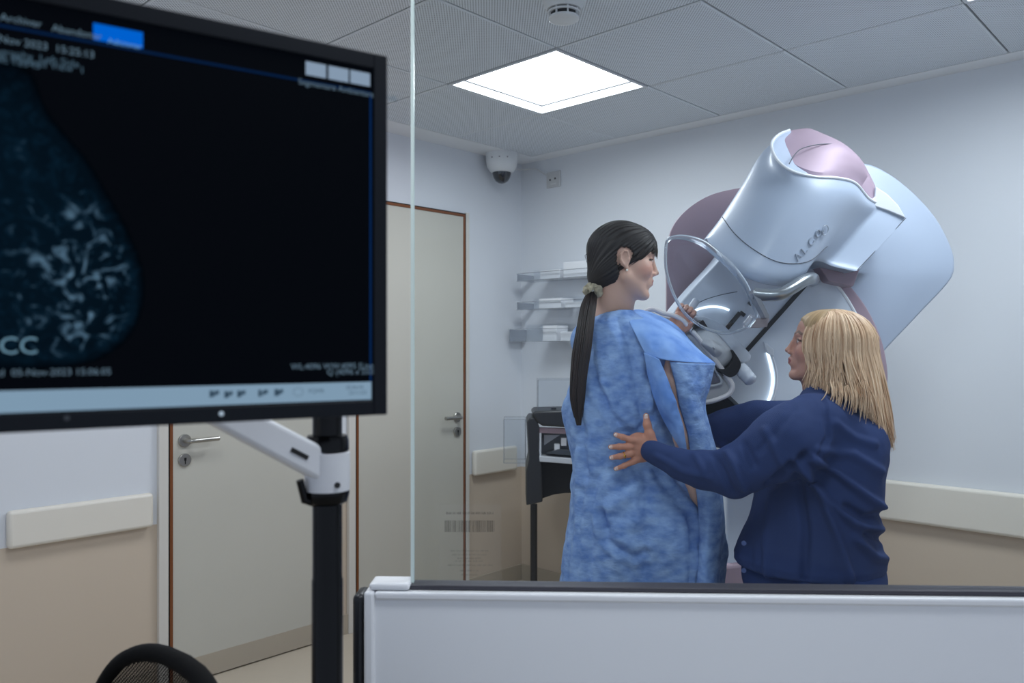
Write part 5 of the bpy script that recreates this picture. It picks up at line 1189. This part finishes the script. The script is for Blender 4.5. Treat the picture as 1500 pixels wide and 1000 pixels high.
MB().tube(pts, .0150, 10, closed=True, flat=(1, .8)).build('backrest_frame', CH, chair, smooth=180)
mt = bpy.data.materials.new('mesh_fabric'); mt.use_nodes = True; nt = mt.node_tree; b = nt.nodes['Principled BSDF']; b.inputs['Base Color'].default_value = lin((6, 6, 7)); b.inputs['Roughness'].default_value = .9; b.inputs['Specular IOR Level'].default_value = .1
tc = nt.nodes.new('ShaderNodeTexCoord'); sx = nt.nodes.new('ShaderNodeSeparateXYZ'); nt.links.new(tc.outputs['UV'], sx.inputs[0])
a_ = nt.nodes.new('ShaderNodeAttribute'); a_.attribute_name = 'weave'; nt.links.new(a_.outputs['Vector'], sx.inputs[0]); so_ = []
for k in (0, 1):
    mu = nt.nodes.new('ShaderNodeMath'); mu.operation = 'MULTIPLY'; mu.inputs[1].default_value = 2*math.pi/.0062; nt.links.new(sx.outputs[k], mu.inputs[0]); si = nt.nodes.new('ShaderNodeMath'); si.operation = 'SINE'; nt.links.new(mu.outputs[0], si.inputs[0]); so_.append(si)
ad = nt.nodes.new('ShaderNodeMath'); ad.operation = 'ADD'; nt.links.new(so_[0].outputs[0], ad.inputs[0]); nt.links.new(so_[1].outputs[0], ad.inputs[1])
lt = nt.nodes.new('ShaderNodeMath'); lt.operation = 'LESS_THAN'; lt.inputs[1].default_value = 1.05; nt.links.new(ad.outputs[0], lt.inputs[0]); nt.links.new(lt.outputs[0], b.inputs['Alpha'])
pc = np.array(pts); cc_ = pc.mean(0); v = []; wv = []
for t in np.linspace(1, 0, 10):
    for p in pc: q = cc_+(p-cc_)*t; al = (q-ct0)@cd; q = q+cn*(bk_o(al)-((q-ct0)@cn)); v.append(q); wv.append([al+q[2], al-q[2], 0])
f = [(i*72+k, i*72+(k+1) % 72, (i+1)*72+(k+1) % 72, (i+1)*72+k) for i in range(9) for k in range(72)]
link('backrest_mesh', v, f, mt, chair, smooth=180, attrs={'weave': ('FLOAT_VECTOR', wv)})
MB().tube(cr([Cc(.22, ztop-.42, .05), Cc(.22, ztop-.50, .06), Cc(.22, .44, .02), Cc(.22, .42, -.10)], 12), .022, 10).build('back_support', CH, chair)
v, f = slab([(0, 0), (1, 0), (1, 1), (0, 1)], 1, 1.1, smooth=False)
MB().box(Cc(.22, .455, -.24), (.46, .46, .07), cd, cn).build('seat', CH, chair, bevel=.03)
MB().lathe(Cc(.22, 0, -.22), [(.028, .10), (.028, .42)], n=20).build('gas_column', POLE, chair)
for k in range(5):
    a = 2*math.pi*k/5; d = np.array([math.cos(a), math.sin(a), 0]); b0 = Cc(.22, .10, -.22)
    leg = MB().tube([b0, b0+d*.16-[0, 0, .015], b0+d*.29-[0, 0, .03]], [.026, .02, .016], 8).build('leg', CH, chair)
    MB().lathe(b0+d*.28-ZZ*.073-np.cross(d, ZZ)*.015, [(.026, 0), (.026, .03)], np.cross(d, ZZ), 16).build('castor', BLKP, leg)
